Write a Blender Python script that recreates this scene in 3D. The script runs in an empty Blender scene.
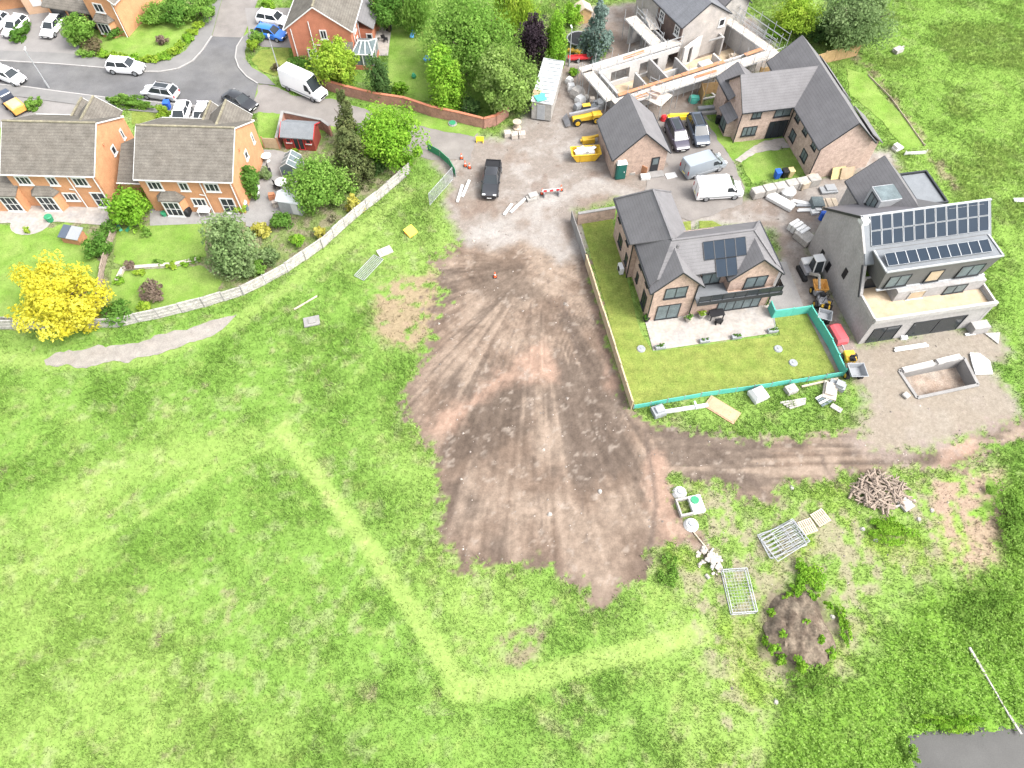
import bpy, math, random
import numpy as np
from mathutils import Vector, Matrix
random.seed(7); rng = np.random.default_rng(11)
SC = bpy.context.scene
COL = SC.collection
R = math.radians
# ------------------------------------------------------------------ camera model: pixel of the photo -> place on the ground
FPX, CX, CY, PITCH, CAMH = 711.0, 512.0, 384.0, R(58.5), 55.0
_a = math.pi / 2 - PITCH
def at(px, py, z=0.0):
    dx, dy = (px - CX) / FPX, -(py - CY) / FPX
    y = dy * math.cos(_a) + math.sin(_a); zz = dy * math.sin(_a) - math.cos(_a)
    t = (z - CAMH) / zz
    return Vector((dx * t, y * t, z))
def pts(*pp, z=0.0): return [at(x, y, z) for x, y in pp]
def mpp(px, py): return at(px, py).__sub__(Vector((0, 0, CAMH))).length / FPX
def heading(a, b):
    d = at(*b) - at(*a); return math.atan2(d.y, d.x)
# ------------------------------------------------------------------ mesh builder
class MB:
    def __init__(self): self.v = []; self.f = []; self.M = None
    def add(self, vs, fs):
        n = len(self.v)
        if self.M is not None: vs = [self.M @ Vector(p) for p in vs]
        self.v += [tuple(p) for p in vs]; self.f += [tuple(i + n for i in f) for f in fs]; return self
    def box(self, x0, x1, y0, y1, z0, z1):
        return self.add([(x0,y0,z0),(x1,y0,z0),(x1,y1,z0),(x0,y1,z0),(x0,y0,z1),(x1,y0,z1),(x1,y1,z1),(x0,y1,z1)],
            [(0,3,2,1),(4,5,6,7),(0,1,5,4),(1,2,6,5),(2,3,7,6),(3,0,4,7)])
    def bar(self, p, q, w, h, up=(0,0,1)):          # rectangular bar from p to q, w wide, h high (p,q on its centre line)
        p, q = Vector(p), Vector(q); d = (q - p).normalized(); u = Vector(up)
        if abs(d.dot(u)) > .95: u = Vector((1,0,0))
        s = d.cross(u).normalized(); u = s.cross(d).normalized(); s *= w/2; u *= h/2
        return self.add([p-s-u,p+s-u,p+s+u,p-s+u,q-s-u,q+s-u,q+s+u,q-s+u],
            [(0,1,2,3),(7,6,5,4),(0,4,5,1),(1,5,6,2),(2,6,7,3),(3,7,4,0)])
    def tube(self, p, q, r, n=8, r2=None):
        p, q = Vector(p), Vector(q); d = (q - p).normalized(); u = Vector((0,0,1)) if abs(d.z) < .9 else Vector((1,0,0))
        s = d.cross(u).normalized(); u = s.cross(d); r2 = r if r2 is None else r2
        vs = [p + (s*math.cos(2*math.pi*i/n) + u*math.sin(2*math.pi*i/n))*r for i in range(n)]
        vs += [q + (s*math.cos(2*math.pi*i/n) + u*math.sin(2*math.pi*i/n))*r2 for i in range(n)]
        return self.add(vs, [(i,(i+1)%n,n+(i+1)%n,n+i)[::-1] for i in range(n)] + [tuple(range(n)), tuple(range(2*n-1,n-1,-1))])
    def cone(self, c, r0, r1, h, n=14): return self.tube(c, Vector(c)+Vector((0,0,h)), r0, n, r1)
    def prism(self, poly, z0, z1):
        n = len(poly); vs = [(p[0],p[1],z0) for p in poly] + [(p[0],p[1],z1) for p in poly]
        return self.add(vs, [tuple(range(n-1,-1,-1)), tuple(range(n,2*n))] + [(i,(i+1)%n,n+(i+1)%n,n+i) for i in range(n)])
    def slab(self, poly, t):                         # 3D polygon, thickened downwards
        n = len(poly); vs = [tuple(p) for p in poly] + [(p[0],p[1],p[2]-t) for p in poly]
        return self.add(vs, [tuple(range(n)), tuple(range(2*n-1,n-1,-1))] + [(i,n+i,n+(i+1)%n,(i+1)%n) for i in range(n)])
    def loft(self, rings):
        n = len(rings[0]); vs = [p for r in rings for p in r]; fs = []
        for k in range(len(rings)-1):
            for i in range(n): j = (i+1)%n; fs.append((k*n+i,k*n+j,(k+1)*n+j,(k+1)*n+i))
        fs += [tuple(range(n-1,-1,-1)), tuple(range((len(rings)-1)*n, len(rings)*n))]
        return self.add(vs, fs)
    def sheet(self, poly, z): return self.add([(p[0],p[1],z) for p in poly], [tuple(range(len(poly)))])
    def build(self, name, mat, parent=None, bevel=0, smooth=0):
        import bmesh
        me = bpy.data.meshes.new(name); me.from_pydata(self.v, [], self.f)
        bm = bmesh.new(); bm.from_mesh(me); bmesh.ops.recalc_face_normals(bm, faces=bm.faces)
        if bevel: bmesh.ops.bevel(bm, geom=bm.edges[:], offset=bevel, segments=1, affect='EDGES', clamp_overlap=True)
        bm.to_mesh(me); bm.free()
        if smooth:
            me.shade_smooth(); me.set_sharp_from_angle(angle=R(smooth))
        me.materials.append(mat)
        o = bpy.data.objects.new(name, me); COL.objects.link(o)
        if parent: o.parent = parent
        return o
def tag(o, label=None, cat=None, group=None, kind=None):
    if label: o['label'] = label
    if cat: o['category'] = cat
    if group: o['group'] = group
    if kind: o['kind'] = kind
    return o
def thing(name, label, cat, loc=(0,0,0), rz=0, group=None):
    o = bpy.data.objects.new(name, None); COL.objects.link(o); o.empty_display_size = .3
    o.location = loc; o.rotation_euler = (0,0,rz); return tag(o, label, cat, group)
def solo(mb, name, mat, label, cat, loc=(0,0,0), rz=0, group=None, **k):
    o = mb.build(name, mat, **k); o.location = loc; o.rotation_euler = (0,0,rz); return tag(o, label, cat, group)
def dup(root, loc, rz, label=None, group=None):
    c = root.copy(); COL.objects.link(c); c.location = loc; c.rotation_euler = (0,0,rz)
    if label: c['label'] = label
    if group: c['group'] = group
    for ch in list(root.children):
        d = ch.copy(); COL.objects.link(d); d.parent = c
        for g in list(ch.children):
            e = g.copy(); COL.objects.link(e); e.parent = d
    return c
# ------------------------------------------------------------------ materials
def mat(name, col, rough=.8, var=.15, scale=1.5, fine=12., spec=.3, metal=0., bump=0., bscale=20., col2=None, courses=None, attr=None, coat=0.):
    m = bpy.data.materials.new(name); m.use_nodes = True; nt = m.node_tree; N, L = nt.nodes, nt.links
    b = N['Principled BSDF']; b.inputs['Roughness'].default_value = rough; b.inputs['Metallic'].default_value = metal
    b.inputs['Specular IOR Level'].default_value = spec; b.inputs['Coat Weight'].default_value = coat
    tc = N.new('ShaderNodeTexCoord'); co = tc.outputs['Object']
    def mixc(fac, A, B, mode='MIX'):
        x = N.new('ShaderNodeMix'); x.data_type = 'RGBA'; x.blend_type = mode
        for s, i in ((fac,0),(A,6),(B,7)):
            if hasattr(s,'links'): L.new(s, x.inputs[i])
            else: x.inputs[i].default_value = s if i == 0 else (*s, 1)
        return x.outputs[2]
    def noise(sc, det=4., ro=.6):
        n = N.new('ShaderNodeTexNoise'); n.inputs['Scale'].default_value = sc; n.inputs['Detail'].default_value = det
        n.inputs['Roughness'].default_value = ro; L.new(co, n.inputs['Vector']); return n.outputs['Fac']
    def ramp(f, a, c, lo=.3, hi=.7):
        r = N.new('ShaderNodeMapRange'); r.inputs[1].default_value = lo; r.inputs[2].default_value = hi
        r.inputs[3].default_value = a; r.inputs[4].default_value = c; L.new(f, r.inputs[0]); return r.outputs[0]
    base = col
    if attr:
        at_ = N.new('ShaderNodeAttribute'); at_.attribute_name = attr; base = at_.outputs['Color']
    if col2: base = mixc(ramp(noise(scale*.6), 0., 1.), base, col2)
    if var:
        g1 = ramp(noise(scale), 1-var, 1+var); g2 = ramp(noise(fine, 3.), 1-var, 1+var)
        mul = N.new('ShaderNodeMath'); mul.operation = 'MULTIPLY'; L.new(g1, mul.inputs[0]); L.new(g2, mul.inputs[1])
        cc = N.new('ShaderNodeCombineColor'); [L.new(mul.outputs[0], cc.inputs[i]) for i in range(3)]
        base = mixc(1., base, cc.outputs[0], 'MULTIPLY')
    hgt = None
    if courses:                                    # (axis, spacing, darkening, share) lines across the surface: tile courses, boards
        ax, spc, dk, sh = courses
        sx = N.new('ShaderNodeSeparateXYZ'); L.new(co, sx.inputs[0])
        dv = N.new('ShaderNodeMath'); dv.operation = 'DIVIDE'; L.new(sx.outputs['XYZ'.index(ax)], dv.inputs[0]); dv.inputs[1].default_value = spc
        fr = N.new('ShaderNodeMath'); fr.operation = 'FRACT'; L.new(dv.outputs[0], fr.inputs[0])
        g = ramp(fr.outputs[0], dk, 1., 0., sh); hgt = fr.outputs[0]
        cc = N.new('ShaderNodeCombineColor'); [L.new(g, cc.inputs[i]) for i in range(3)]
        base = mixc(1., base, cc.outputs[0], 'MULTIPLY')
    if hasattr(base,'links'): L.new(base, b.inputs['Base Color'])
    else: b.inputs['Base Color'].default_value = (*base, 1)
    if bump:
        bp = N.new('ShaderNodeBump'); bp.inputs['Strength'].default_value = bump; bp.inputs['Distance'].default_value = .05
        L.new(noise(bscale, 4.), bp.inputs['Height']); L.new(bp.outputs[0], b.inputs['Normal'])
    return m
def leafmat(name, trans=.5):
    m = mat(name, (.1,.2,.05), rough=.6, var=.12, scale=.9, fine=4., attr='Col', spec=.06)
    nt = m.node_tree; N, L = nt.nodes, nt.links; b = N['Principled BSDF']; out = N['Material Output']
    t = N.new('ShaderNodeBsdfTranslucent'); mx = N.new('ShaderNodeMixShader'); mx.inputs[0].default_value = trans
    a = N.new('ShaderNodeAttribute'); a.attribute_name = 'Col'; L.new(a.outputs['Color'], t.inputs['Color'])
    L.new(b.outputs[0], mx.inputs[1]); L.new(t.outputs[0], mx.inputs[2]); L.new(mx.outputs[0], out.inputs['Surface']); return m
M = dict(
 leaf = leafmat('leaf'), grassblade = leafmat('grass_blade', .3), bark = mat('bark', (.09,.07,.05), bump=.5),
 ground = mat('ground', (.1,.2,.05), rough=.95, attr='Col', var=.12, scale=2.2, fine=7., bump=.35, bscale=7., spec=.0),
 road = mat('asphalt', (.092,.092,.096), rough=.95, var=.2, scale=.3, fine=18., spec=.1, col2=(.118,.116,.114)),
 paving = mat('footway', (.145,.141,.137), rough=.9, var=.12, scale=.5, fine=20.),
 drive = mat('drive', (.175,.165,.158), rough=.9, var=.1, scale=.6, fine=15.),
 kerb = mat('kerb', (.27,.26,.25), rough=.85, var=.1),
 lane = mat('lane', (.15,.137,.128), rough=.95, var=.13, scale=.5, fine=14., col2=(.18,.165,.152)),
 path = mat('old_path', (.19,.17,.15), rough=.95, var=.16, scale=1.2, fine=9., col2=(.215,.2,.18)),
 patio = mat('patio', (.235,.225,.217), rough=.85, var=.14, scale=.9, fine=3., col2=(.3,.265,.23)),
 concrete = mat('concrete', (.2,.193,.186), rough=.9, var=.12, scale=.9),
 lawn = mat('lawn', (.128,.172,.038), rough=.95, var=.2, scale=1.1, fine=7., spec=0., courses=('Y',1.3,.93,.5), col2=(.165,.188,.05), bump=.4, bscale=14.),
 lawn_green = mat('lawn_green', (.11,.195,.032), spec=0., rough=.95, var=.16, scale=.7, fine=8., col2=(.165,.225,.06), bump=.4, bscale=14.),
 earth = mat('earth', (.13,.1,.08), rough=.95, var=.25, scale=1.5, fine=7., bump=.6, bscale=8.),
 orange_brick = mat('orange_brick', (.4,.205,.105), rough=.85, var=.13, scale=1.2, fine=9.),
 red_brick = mat('red_brick', (.35,.135,.08), rough=.85, var=.13, scale=1.2, fine=9.),
 wall_brick = mat('wall_brick', (.27,.145,.11), rough=.9, var=.2, scale=1.2, fine=6.),
 pink_brick = mat('pink_brick', (.41,.315,.26), rough=.85, var=.2, scale=2.5, fine=8., col2=(.34,.255,.215)),
 brown_brick = mat('brown_brick', (.36,.265,.215), rough=.85, var=.2, scale=2.5, fine=8., col2=(.29,.215,.175)),
 block = mat('blockwork', (.27,.258,.25), rough=.9, var=.13, scale=.6, fine=4., courses=('Z',.225,.88,.2)),
 blockwhite = mat('pale_block', (.37,.355,.34), rough=.9, var=.1, scale=.8, fine=5.),
 tile = mat('old_tile', (.102,.092,.079), rough=.9, var=.2, scale=1.3, fine=9., col2=(.125,.115,.1), courses=('Z',.165,.7,.3), spec=.1),
 slate = mat('grey_tile', (.132,.128,.131), rough=.85, var=.1, spec=.12, scale=.8, fine=12., courses=('Z',.2,.78,.22)),
 slate_x = mat('grey_sheet', (.105,.1,.107), rough=.6, var=.06, scale=.8, fine=12., courses=('X',.45,.72,.14)),
 ridge = mat('ridge_tile', (.125,.112,.085), rough=.9, var=.25, scale=3., fine=14., col2=(.22,.2,.13)),
 lead = mat('flat_roof', (.15,.16,.17), rough=.8, var=.08, spec=.15),
 white = mat('white_paint', (.5,.5,.49), rough=.4, var=.02), offwhite = mat('off_white', (.28,.265,.245), rough=.8, var=.2, scale=2.),
 dark = mat('dark_frame', (.022,.024,.027), rough=.4, var=.03), black = mat('black', (.012,.012,.014), rough=.6, var=.05),
 glass = mat('glass', (.025,.03,.034), rough=.12, var=0, spec=.3), glasspale = mat('pale_glass', (.1,.125,.13), rough=.3, var=.25, scale=1.2, spec=.25),
 pv = mat('solar_cell', (.011,.02,.033), rough=.45, var=.06, spec=.08), alu = mat('aluminium', (.25,.26,.27), rough=.5, var=.05, metal=.3),
 galv = mat('galvanised', (.3,.31,.32), rough=.6, var=.1, metal=.2), steel = mat('steel', (.2,.2,.21), rough=.5, var=.15),
 timber = mat('new_timber', (.36,.24,.12), rough=.85, var=.15, scale=2., fine=14.), fence = mat('fence_board', (.36,.285,.185), rough=.85, var=.16, scale=2.5, fine=14.),
 oldfence = mat('weathered_board', (.3,.288,.265), rough=.9, var=.28, scale=2.2, fine=9., col2=(.3,.285,.26)),
 ply = mat('plywood', (.31,.235,.15), rough=.8, var=.1, scale=1.6, col2=(.37,.3,.215)), pallet = mat('pallet_wood', (.37,.31,.24), rough=.9, var=.15),
 board = mat('scaffold_board', (.38,.345,.305), rough=.9, var=.22, scale=2.), brownboard = mat('brown_board', (.33,.16,.085), rough=.85, var=.18, scale=2.),
 teal = mat('teal_mesh', (.075,.33,.265), rough=.6, var=.08), green = mat('green_plastic', (.03,.2,.1), rough=.5, var=.06), dgreen = mat('dark_green_plastic', (.012,.085,.07), rough=.45, var=.05),
 yellow = mat('machine_yellow', (.5,.31,.03), rough=.4, var=.06), orange = mat('machine_orange', (.5,.25,.06), rough=.45, var=.08), coneorange = mat('cone_orange', (.75,.1,.03), rough=.5, var=.03),
 red = mat('red_paint', (.45,.03,.035), rough=.45, var=.06), pinkred = mat('faded_red', (.42,.075,.085), rough=.5, var=.05), barn = mat('red_stain', (.22,.045,.032), rough=.8, var=.15, courses=('Z',.14,.75,.2)),
 blue = mat('blue_plastic', (.02,.09,.42), rough=.45, var=.05), skyblue = mat('light_blue', (.1,.32,.6), rough=.45, var=.05), rubber = mat('rubber', (.016,.016,.017), rough=.85, var=.1),
 greyplastic = mat('grey_plastic', (.22,.23,.24), rough=.5, var=.06), amber = mat('amber_sign', (.75,.55,.04), rough=.5, var=.03), stone = mat('stone', (.36,.32,.28), rough=.9, var=.2, scale=3.),
 log = mat('dead_wood', (.22,.175,.14), rough=.9, var=.22, scale=2.5), lens = mat('lamp_lens', (.75,.77,.78), rough=.15, var=0, spec=.6), taillens = mat('tail_lens', (.35,.01,.01), rough=.2, var=0, spec=.6),
 plate = mat('plate', (.7,.62,.2), rough=.5, var=0), water = mat('pond_water', (.062,.061,.058), rough=.25, var=.12, scale=.4, spec=.12), terracotta = mat('terracotta', (.4,.17,.09), rough=.85, var=.1),
 ochre = mat('ochre_block', (.5,.4,.2), rough=.9, var=.12), tarp = mat('silver_sheet', (.5,.52,.53), rough=.45, var=.12, scale=2., courses=('Y',.7,.8,.12)),
)
def paint(name, col, metal=0.): return mat('paint_'+name, col, rough=.3, var=.02, spec=.5, metal=metal, coat=.5)
P = dict(white=paint('white',(.75,.75,.76)), silver=paint('silver',(.46,.47,.49),.3), black=paint('black',(.014,.015,.018)), navy=paint('navy',(.018,.03,.055)),
 slateblue=paint('slateblue',(.05,.065,.09)), plum=paint('plum',(.045,.04,.06)), grey=paint('grey',(.16,.18,.2),.3), vgrey=paint('vgrey',(.25,.28,.31),.25), blue=paint('blue',(.02,.13,.48)))
# ------------------------------------------------------------------ noise and masks
_T = rng.random((256,256))
def vn(x, y):
    xi = np.floor(x).astype(int); yi = np.floor(y).astype(int); fx = x-xi; fy = y-yi
    fx = fx*fx*(3-2*fx); fy = fy*fy*(3-2*fy); g = lambda a,b: _T[a & 255, b & 255]
    return (g(xi,yi)*(1-fx)+g(xi+1,yi)*fx)*(1-fy)+(g(xi,yi+1)*(1-fx)+g(xi+1,yi+1)*fx)*fy
def fbm(x, y, f, o=4, s=0.):
    r = 0; a = .5; t = 0
    for k in range(o): r = r + a*vn(x*f+s+17.3*k, y*f+s*1.7-9.1*k); t += a; a *= .55; f *= 2.05
    return r/t
def sdist(poly, X, Y):                                # signed distance, positive inside
    d = np.full(X.shape, 1e9); ins = np.zeros(X.shape, bool); n = len(poly)
    for i in range(n):
        ax, ay = poly[i][0], poly[i][1]; bx, by = poly[(i+1)%n][0], poly[(i+1)%n][1]
        ex, ey = bx-ax, by-ay; t = np.clip(((X-ax)*ex+(Y-ay)*ey)/(ex*ex+ey*ey+1e-9),0,1)
        d = np.minimum(d, (X-ax-t*ex)**2+(Y-ay-t*ey)**2)
        c = (ay > Y) != (by > Y); ins ^= c & (X < (bx-ax)*(Y-ay)/((by-ay) if by != ay else 1e-9)+ax)
    d = np.sqrt(d); return np.where(ins, d, -d)
def ldist(line, X, Y):
    d = np.full(X.shape, 1e9)
    for p, q in zip(line[:-1], line[1:]):
        ex, ey = q[0]-p[0], q[1]-p[1]; t = np.clip(((X-p[0])*ex+(Y-p[1])*ey)/(ex*ex+ey*ey+1e-9),0,1)
        d = np.minimum(d, (X-p[0]-t*ex)**2+(Y-p[1]-t*ey)**2)
    return np.sqrt(d)
def sm(x, a, b): t = np.clip((x-a)/(b-a),0,1); return t*t*(3-2*t)
# outlines on the ground
SOIL = pts((470,232),(448,250),(434,261),(436,300),(433,317),(424,361),(405,388),(404,413),(417,431),(428,452),(434,470),(440,498),(441,533),(450,552),(460,568),(480,566),(496,563),(510,571),(530,566),(553,561),(559,576),(581,590),(596,609),(612,606),(626,588),(644,579),(648,546),(660,540),(690,545),(720,560),(700,530),(675,505),(668,480),(674,474),(690,484),(715,480),(735,492),(748,508),(760,500),(775,506),(785,486),(825,482),(845,478),(900,466),(940,470),(985,455),(1024,440),(1060,430),(1060,415),(1024,415),(985,428),(930,445),(875,448),(858,430),(800,436),(760,436),(700,432),(668,425),(637,412),(612,340),(582,240),(572,215),(540,205),(505,215))
PINK = pts((372,290),(400,275),(440,262),(452,290),(440,330),(425,350),(392,350),(372,330))
YARD = pts((425,124),(455,136),(500,136),(520,120),(530,100),(545,62),(572,55),(585,8),(640,0),(690,0),(760,20),(780,62),(700,100),(702,112),(728,160),(745,195),(765,188),(850,172),(860,150),(890,150),(905,168),(830,225),(810,252),(862,344),(862,352),(836,372),(790,300),(775,230),(700,222),(690,238),(640,205),(618,200),(575,212),(590,245),(560,262),(520,240),(505,250),(480,252),(460,240),(446,215),(448,185),(432,160),(400,148))
APRON = pts((838,320),(858,344),(985,322),(1000,338),(1008,352),(985,365),(1000,385),(1024,414),(1000,430),(950,446),(905,458),(868,456),(852,440),(858,425),(866,400),(850,375),(836,375),(822,340))
MOW1 = pts((282,430),(290,440),(318,478),(368,545),(420,622),(462,688)); MOW2 = pts((455,690),(520,684),(590,662),(650,648),(700,632))
MOW0 = pts((405,195),(330,255),(262,305),(225,328),(150,360),(60,362),(-20,358)); MOW3 = pts((-20,578),(60,556),(140,518),(215,470),(284,440))
MOW5 = pts((300,436),(330,405),(372,360),(392,330)); MOW4 = pts((300,440),(250,440),(120,470),(0,545)); RFIELD = pts((838,70),(870,40),(880,-10),(1060,-30),(1060,400),(1030,360),(1012,352),(985,310),(965,250),(905,165))
THIN = pts((690,470),(760,500),(860,470),(1000,465),(1000,560),(930,580),(880,600),(850,690),(800,670),(770,700),(765,790),(700,790),(715,690),(690,600),(660,560))
LUSH = pts((1060,470),(1000,480),(975,520),(985,560),(930,590),(880,650),(840,680),(800,690),(770,720),(760,768),(760,830),(1060,830))
BARE2 = pts((930,480),(1000,470),(1010,500),(1005,570),(960,590),(935,540)); HEAP = pts((762,600),(790,585),(825,592),(836,620),(830,660),(795,670),(768,655))
POND = pts((914,738),(940,734),(985,734),(1030,730),(1080,735),(1080,800),(960,830),(918,790))
PIT = [at(917,398),at(978,385),at(964,358),at(899,371)]
SOFTS = [pts((495,640),(540,620),(550,590),(562,598),(548,640),(520,670))]
step = .2
gx = np.arange(-84, 84.01, step); gy = np.arange(-3, 106.01, step)
X, Y = np.meshgrid(gx, gy); nx, ny = len(gx), len(gy)
w1 = fbm(X,Y,.35,4,3.)-.5; w2 = fbm(X,Y,1.6,3,7.)-.5
wob = 1.7*w1+1.1*w2
n_big = fbm(X,Y,.06,4,1.); n_mid = fbm(X,Y,.3,4,5.); n_sm = fbm(X,Y,1.3,3,9.); n_fi = rng.random(X.shape)
def lerp(a, b, t): return a*(1-t[...,None])+np.array(b)*t[...,None] if not isinstance(a, tuple) else np.array(a)*(1-t[...,None])+np.array(b)*t[...,None]
C = lerp((.118,.203,.041), (.15,.226,.054), sm(n_big,.35,.65))
C = lerp(C, (.1,.2,.026), sm(n_mid,.5,.78)*.25)
C = lerp(C, (.23,.245,.13), sm(fbm(X,Y,1.1,3,301.),.55,.72)*sm(fbm(X,Y,.25,2,310.),.35,.6)*.42)
C = lerp(C, (.1,.19,.03), sm(fbm(X,Y,1.8,2,320.),.6,.8)*.3)
C = lerp(C, (.19,.245,.07), sm(n_sm,.55,.85)*.5)
C = lerp(C, (.22,.225,.11), sm(fbm(X,Y,.5,3,40.),.6,.8)*sm(n_sm,.4,.75)*.5)
C = lerp(C, (.2,.165,.12), sm(fbm(X,Y,.8,3,60.),.6,.8)*sm(n_sm,.5,.8)*.6)
rf = sm(sdist(RFIELD,X,Y)+wob,-1,1); C = lerp(C, (.128,.212,.04), rf*.55); C = lerp(C, (.18,.235,.06), rf*sm(n_mid,.52,.7)*.4)
mow = np.maximum.reduce([sm(1.05-ldist(MOW1,X,Y)+.35*w1+.25*w2,0,.6), sm(1.15-ldist(MOW2,X,Y)+.35*w1+.3*w2,0,.6)*.95, sm(1.3-ldist(MOW0,X,Y)+wob*.5,0,1.)*.75, sm(.75-ldist(MOW3,X,Y)+wob*.4,0,.8)*.75, .5*sm(.8-ldist(MOW5,X,Y)+wob*.6,0,1.2), sm(3.-ldist(MOW4,X,Y)+wob,0,3.)*.5])
C = lerp(C, (.195,.255,.075), mow*.62); C = lerp(C, (.3,.23,.14), sm(.5-ldist(MOW1[2:],X,Y)+w2,0,.5)*sm(n_sm,.5,.75)*.45)
thin = sm(sdist(THIN,X,Y)+1.5*wob,-1.5,1.5); C = lerp(C, (.2,.17,.125), thin*sm(n_sm+.25*w1+.25*w2,.42,.62)*.8); C = lerp(C,(.18,.25,.04),thin*sm(n_mid,.45,.7)*.5)
lush = sm(sdist(LUSH,X,Y)+1.5*wob,-1,1); C = lerp(C, (.115,.22,.026), lush*.6)
b2 = sm(sdist(BARE2,X,Y)+1.3*wob,-.8,1.); C = lerp(C, (.235,.17,.13), b2*sm(n_sm,.3,.55)*.9)
for p in SOFTS: C = lerp(C, (.17,.13,.1), sm(sdist(p,X,Y)+.8*wob,-.3,.4)*sm(n_sm,.35,.6)*.8)
# garden ground on the far side of the fence
GARD = pts((-30,215),(90,205),(255,205),(262,150),(285,118),(330,128),(410,150),(412,172),(356,218),(323,248),(288,272),(244,295),(205,306),(118,326),(60,330),(-30,330))
gard = sm(sdist(GARD,X,Y),-.15,.15); C = lerp(C, (.13,.165,.06), gard*.8); C = lerp(C, (.2,.165,.125), gard*sm(n_sm,.45,.6)*.7)
# pinkish scrape, soil, yard
pink = sm(sdist(PINK,X,Y)+1.2*wob,-.8,1.2)*sm(n_sm+.3*n_mid,.42,.62); C = lerp(C, (.22,.148,.115), pink*.8)
s_sd = sdist(SOIL,X,Y); w3=fbm(X,Y,3.2,2,77.)-.5; gradual=sm(-np.abs(X-at(430,300).x)-.6*np.abs(Y-at(430,300).y),-8,-1)
soil = sm(s_sd+.8*wob+1.1*w2+1.5*w3+gradual*2.2*(n_sm-.5)*2,-.35,.4)
AP = at(536,262); ang = np.arctan2(X-AP.x, AP.y-Y); rad = np.hypot(X-AP.x, Y-AP.y)
st = .35*fbm(ang*9.,rad*.05,1.,3,11.)+.35*fbm(ang*24.,rad*.09,1.,3,21.)+.3*fbm(ang*58.,rad*.12,1.,2,25.)
st = st*(.55+.45*sm(rad,3,9))+.45*(1-sm(rad,3,9))*n_mid
lane_y = Y-(at(700,450).y+(X-at(700,450).x)*.03)
st2 = fbm(X*.08,lane_y*2.3,1.,3,31.)
east = sm(X,at(640,440).x,at(672,445).x)*sm(-Y,-at(640,425).y-.5,-at(640,425).y+.5)
st = st*(1-east)+st2*east
S = lerp((.122,.09,.069), (.184,.143,.112), sm(n_mid*.65+st*.5,.44,.72))
S = lerp(S, (.076,.06,.049), sm(fbm(X,Y,.16,4,71.)*.6+(1-st)*.45,.5,.63)*.75)
dk = np.zeros(X.shape)
for p, w in ((pts((440,420),(500,372),(520,385),(530,430),(470,470),(440,465)),1.),(pts((475,250),(520,262),(545,300),(490,305),(468,280)),.8),(pts((440,500),(470,460),(460,540)),.7)): dk = np.maximum(dk, w*sm(sdist(p,X,Y)+1.5*wob,-.8,1.2))
S = lerp(S, (.07,.054,.043), dk*.85)
pk = np.zeros(X.shape)
for p in (pts((505,355),(545,345),(560,385),(520,380)),pts((425,428),(468,397),(512,362),(530,370),(497,388),(442,440)),pts((590,270),(606,270),(620,345),(628,390),(612,395),(600,330)),pts((648,455),(660,455),(690,540),(662,540)),pts((935,440),(975,430),(985,455),(940,465))): pk = np.maximum(pk, sm(sdist(p,X,Y)+1.2*wob,-.8,1.))
S = lerp(S, (.245,.165,.125), pk*.75)
S = S*(1+.5*(fbm(X,Y,2.1,2,201.)-.5)+.35*(fbm(ang*58.,rad*.12,1.,2,25.)-.5))[...,None]; S = lerp(S, (.225,.19,.16), sm(n_sm+.2*(n_fi-.5),.64,.82)*.55)
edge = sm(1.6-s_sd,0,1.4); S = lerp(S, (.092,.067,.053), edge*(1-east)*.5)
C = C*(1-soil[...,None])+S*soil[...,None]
gr = np.maximum(sm(sdist(YARD,X,Y)+.9*wob,-.9,.9), sm(sdist(APRON,X,Y)+1.2*wob+.8*w3,-.9,.8)*.92)
GC = lerp((.17,.147,.129),(.222,.203,.186), sm(n_mid*.7+n_sm*.3,.4,.65))
GC = lerp(GC,(.15,.116,.094), sm(fbm(X,Y,.22,4,91.),.52,.68)*.75); GC = lerp(GC,(.13,.098,.08), sm(fbm(X,Y,.35,3,95.),.66,.76)*.6)
GC = lerp(GC,(.2,.162,.144), sm(sdist(APRON,X,Y),-1,1)*.75)
GC = lerp(GC,(.265,.255,.24), sm(ldist(pts((470,240),(560,195),(600,185),(640,200)),X,Y)*-1+1.6+wob,0,1.2)*.5)
C = C*(1-gr[...,None])+GC*gr[...,None]
hp = sm(sdist(HEAP,X,Y)+1.5*wob,-.6,.6); C = lerp(C, (.115,.09,.072), hp*.75)
pd = sdist(POND,X,Y)
for line, w in ((pts((728,474),(740,484),(752,505)),.28),(pts((745,474),(758,486),(768,498)),.25),(pts((822,456),(826,470),(840,486)),.25),(pts((842,462),(850,474),(862,482)),.25),(pts((660,445),(740,450),(860,452)),.14),(pts((660,455),(740,462),(850,462)),.14),(pts((655,436),(740,441),(850,441)),.14),(pts((560,280),(575,340),(600,420),(625,520)),.13),(pts((548,280),(556,340),(572,430),(590,560)),.13),(pts((530,300),(528,380),(535,470),(545,550)),.12),(pts((515,330),(480,400),(450,455)),.14),(pts((525,335),(492,405),(458,480)),.14),(pts((560,300),(590,380),(640,430),(720,446)),.16),(pts((645,430),(652,470),(656,505),(648,560)),.3)):
    C = lerp(C, (.08,.062,.052), sm(w-ldist(line,X,Y)+.25*w2,0,.2)*.6)
C = lerp(C, (.19,.155,.105), sm(1.1-ldist(pts((858,58),(872,72),(893,98),(912,126),(932,158),(952,185)),X,Y)+1.2*wob,0,1.)*sm(n_sm,.3,.55)*.8)
# fine mottling
C = C*(1+.12*(n_fi-.5))[...,None]
Z = -.05*n_mid+soil*(.16*(n_mid-.5)+.11*(st-.5)-.02)*sm(s_sd,0,1.5)*(1-gr*.8)
Z = Z-.6*sm(pd+.7*wob,-.9,.7)
Z += hp*.1*(n_sm-.5)
bump_fence = sm(1.2-ldist(pts((588,245),(610,330),(632,404)),X,Y),0,1.); Z += bump_fence*.0
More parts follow.
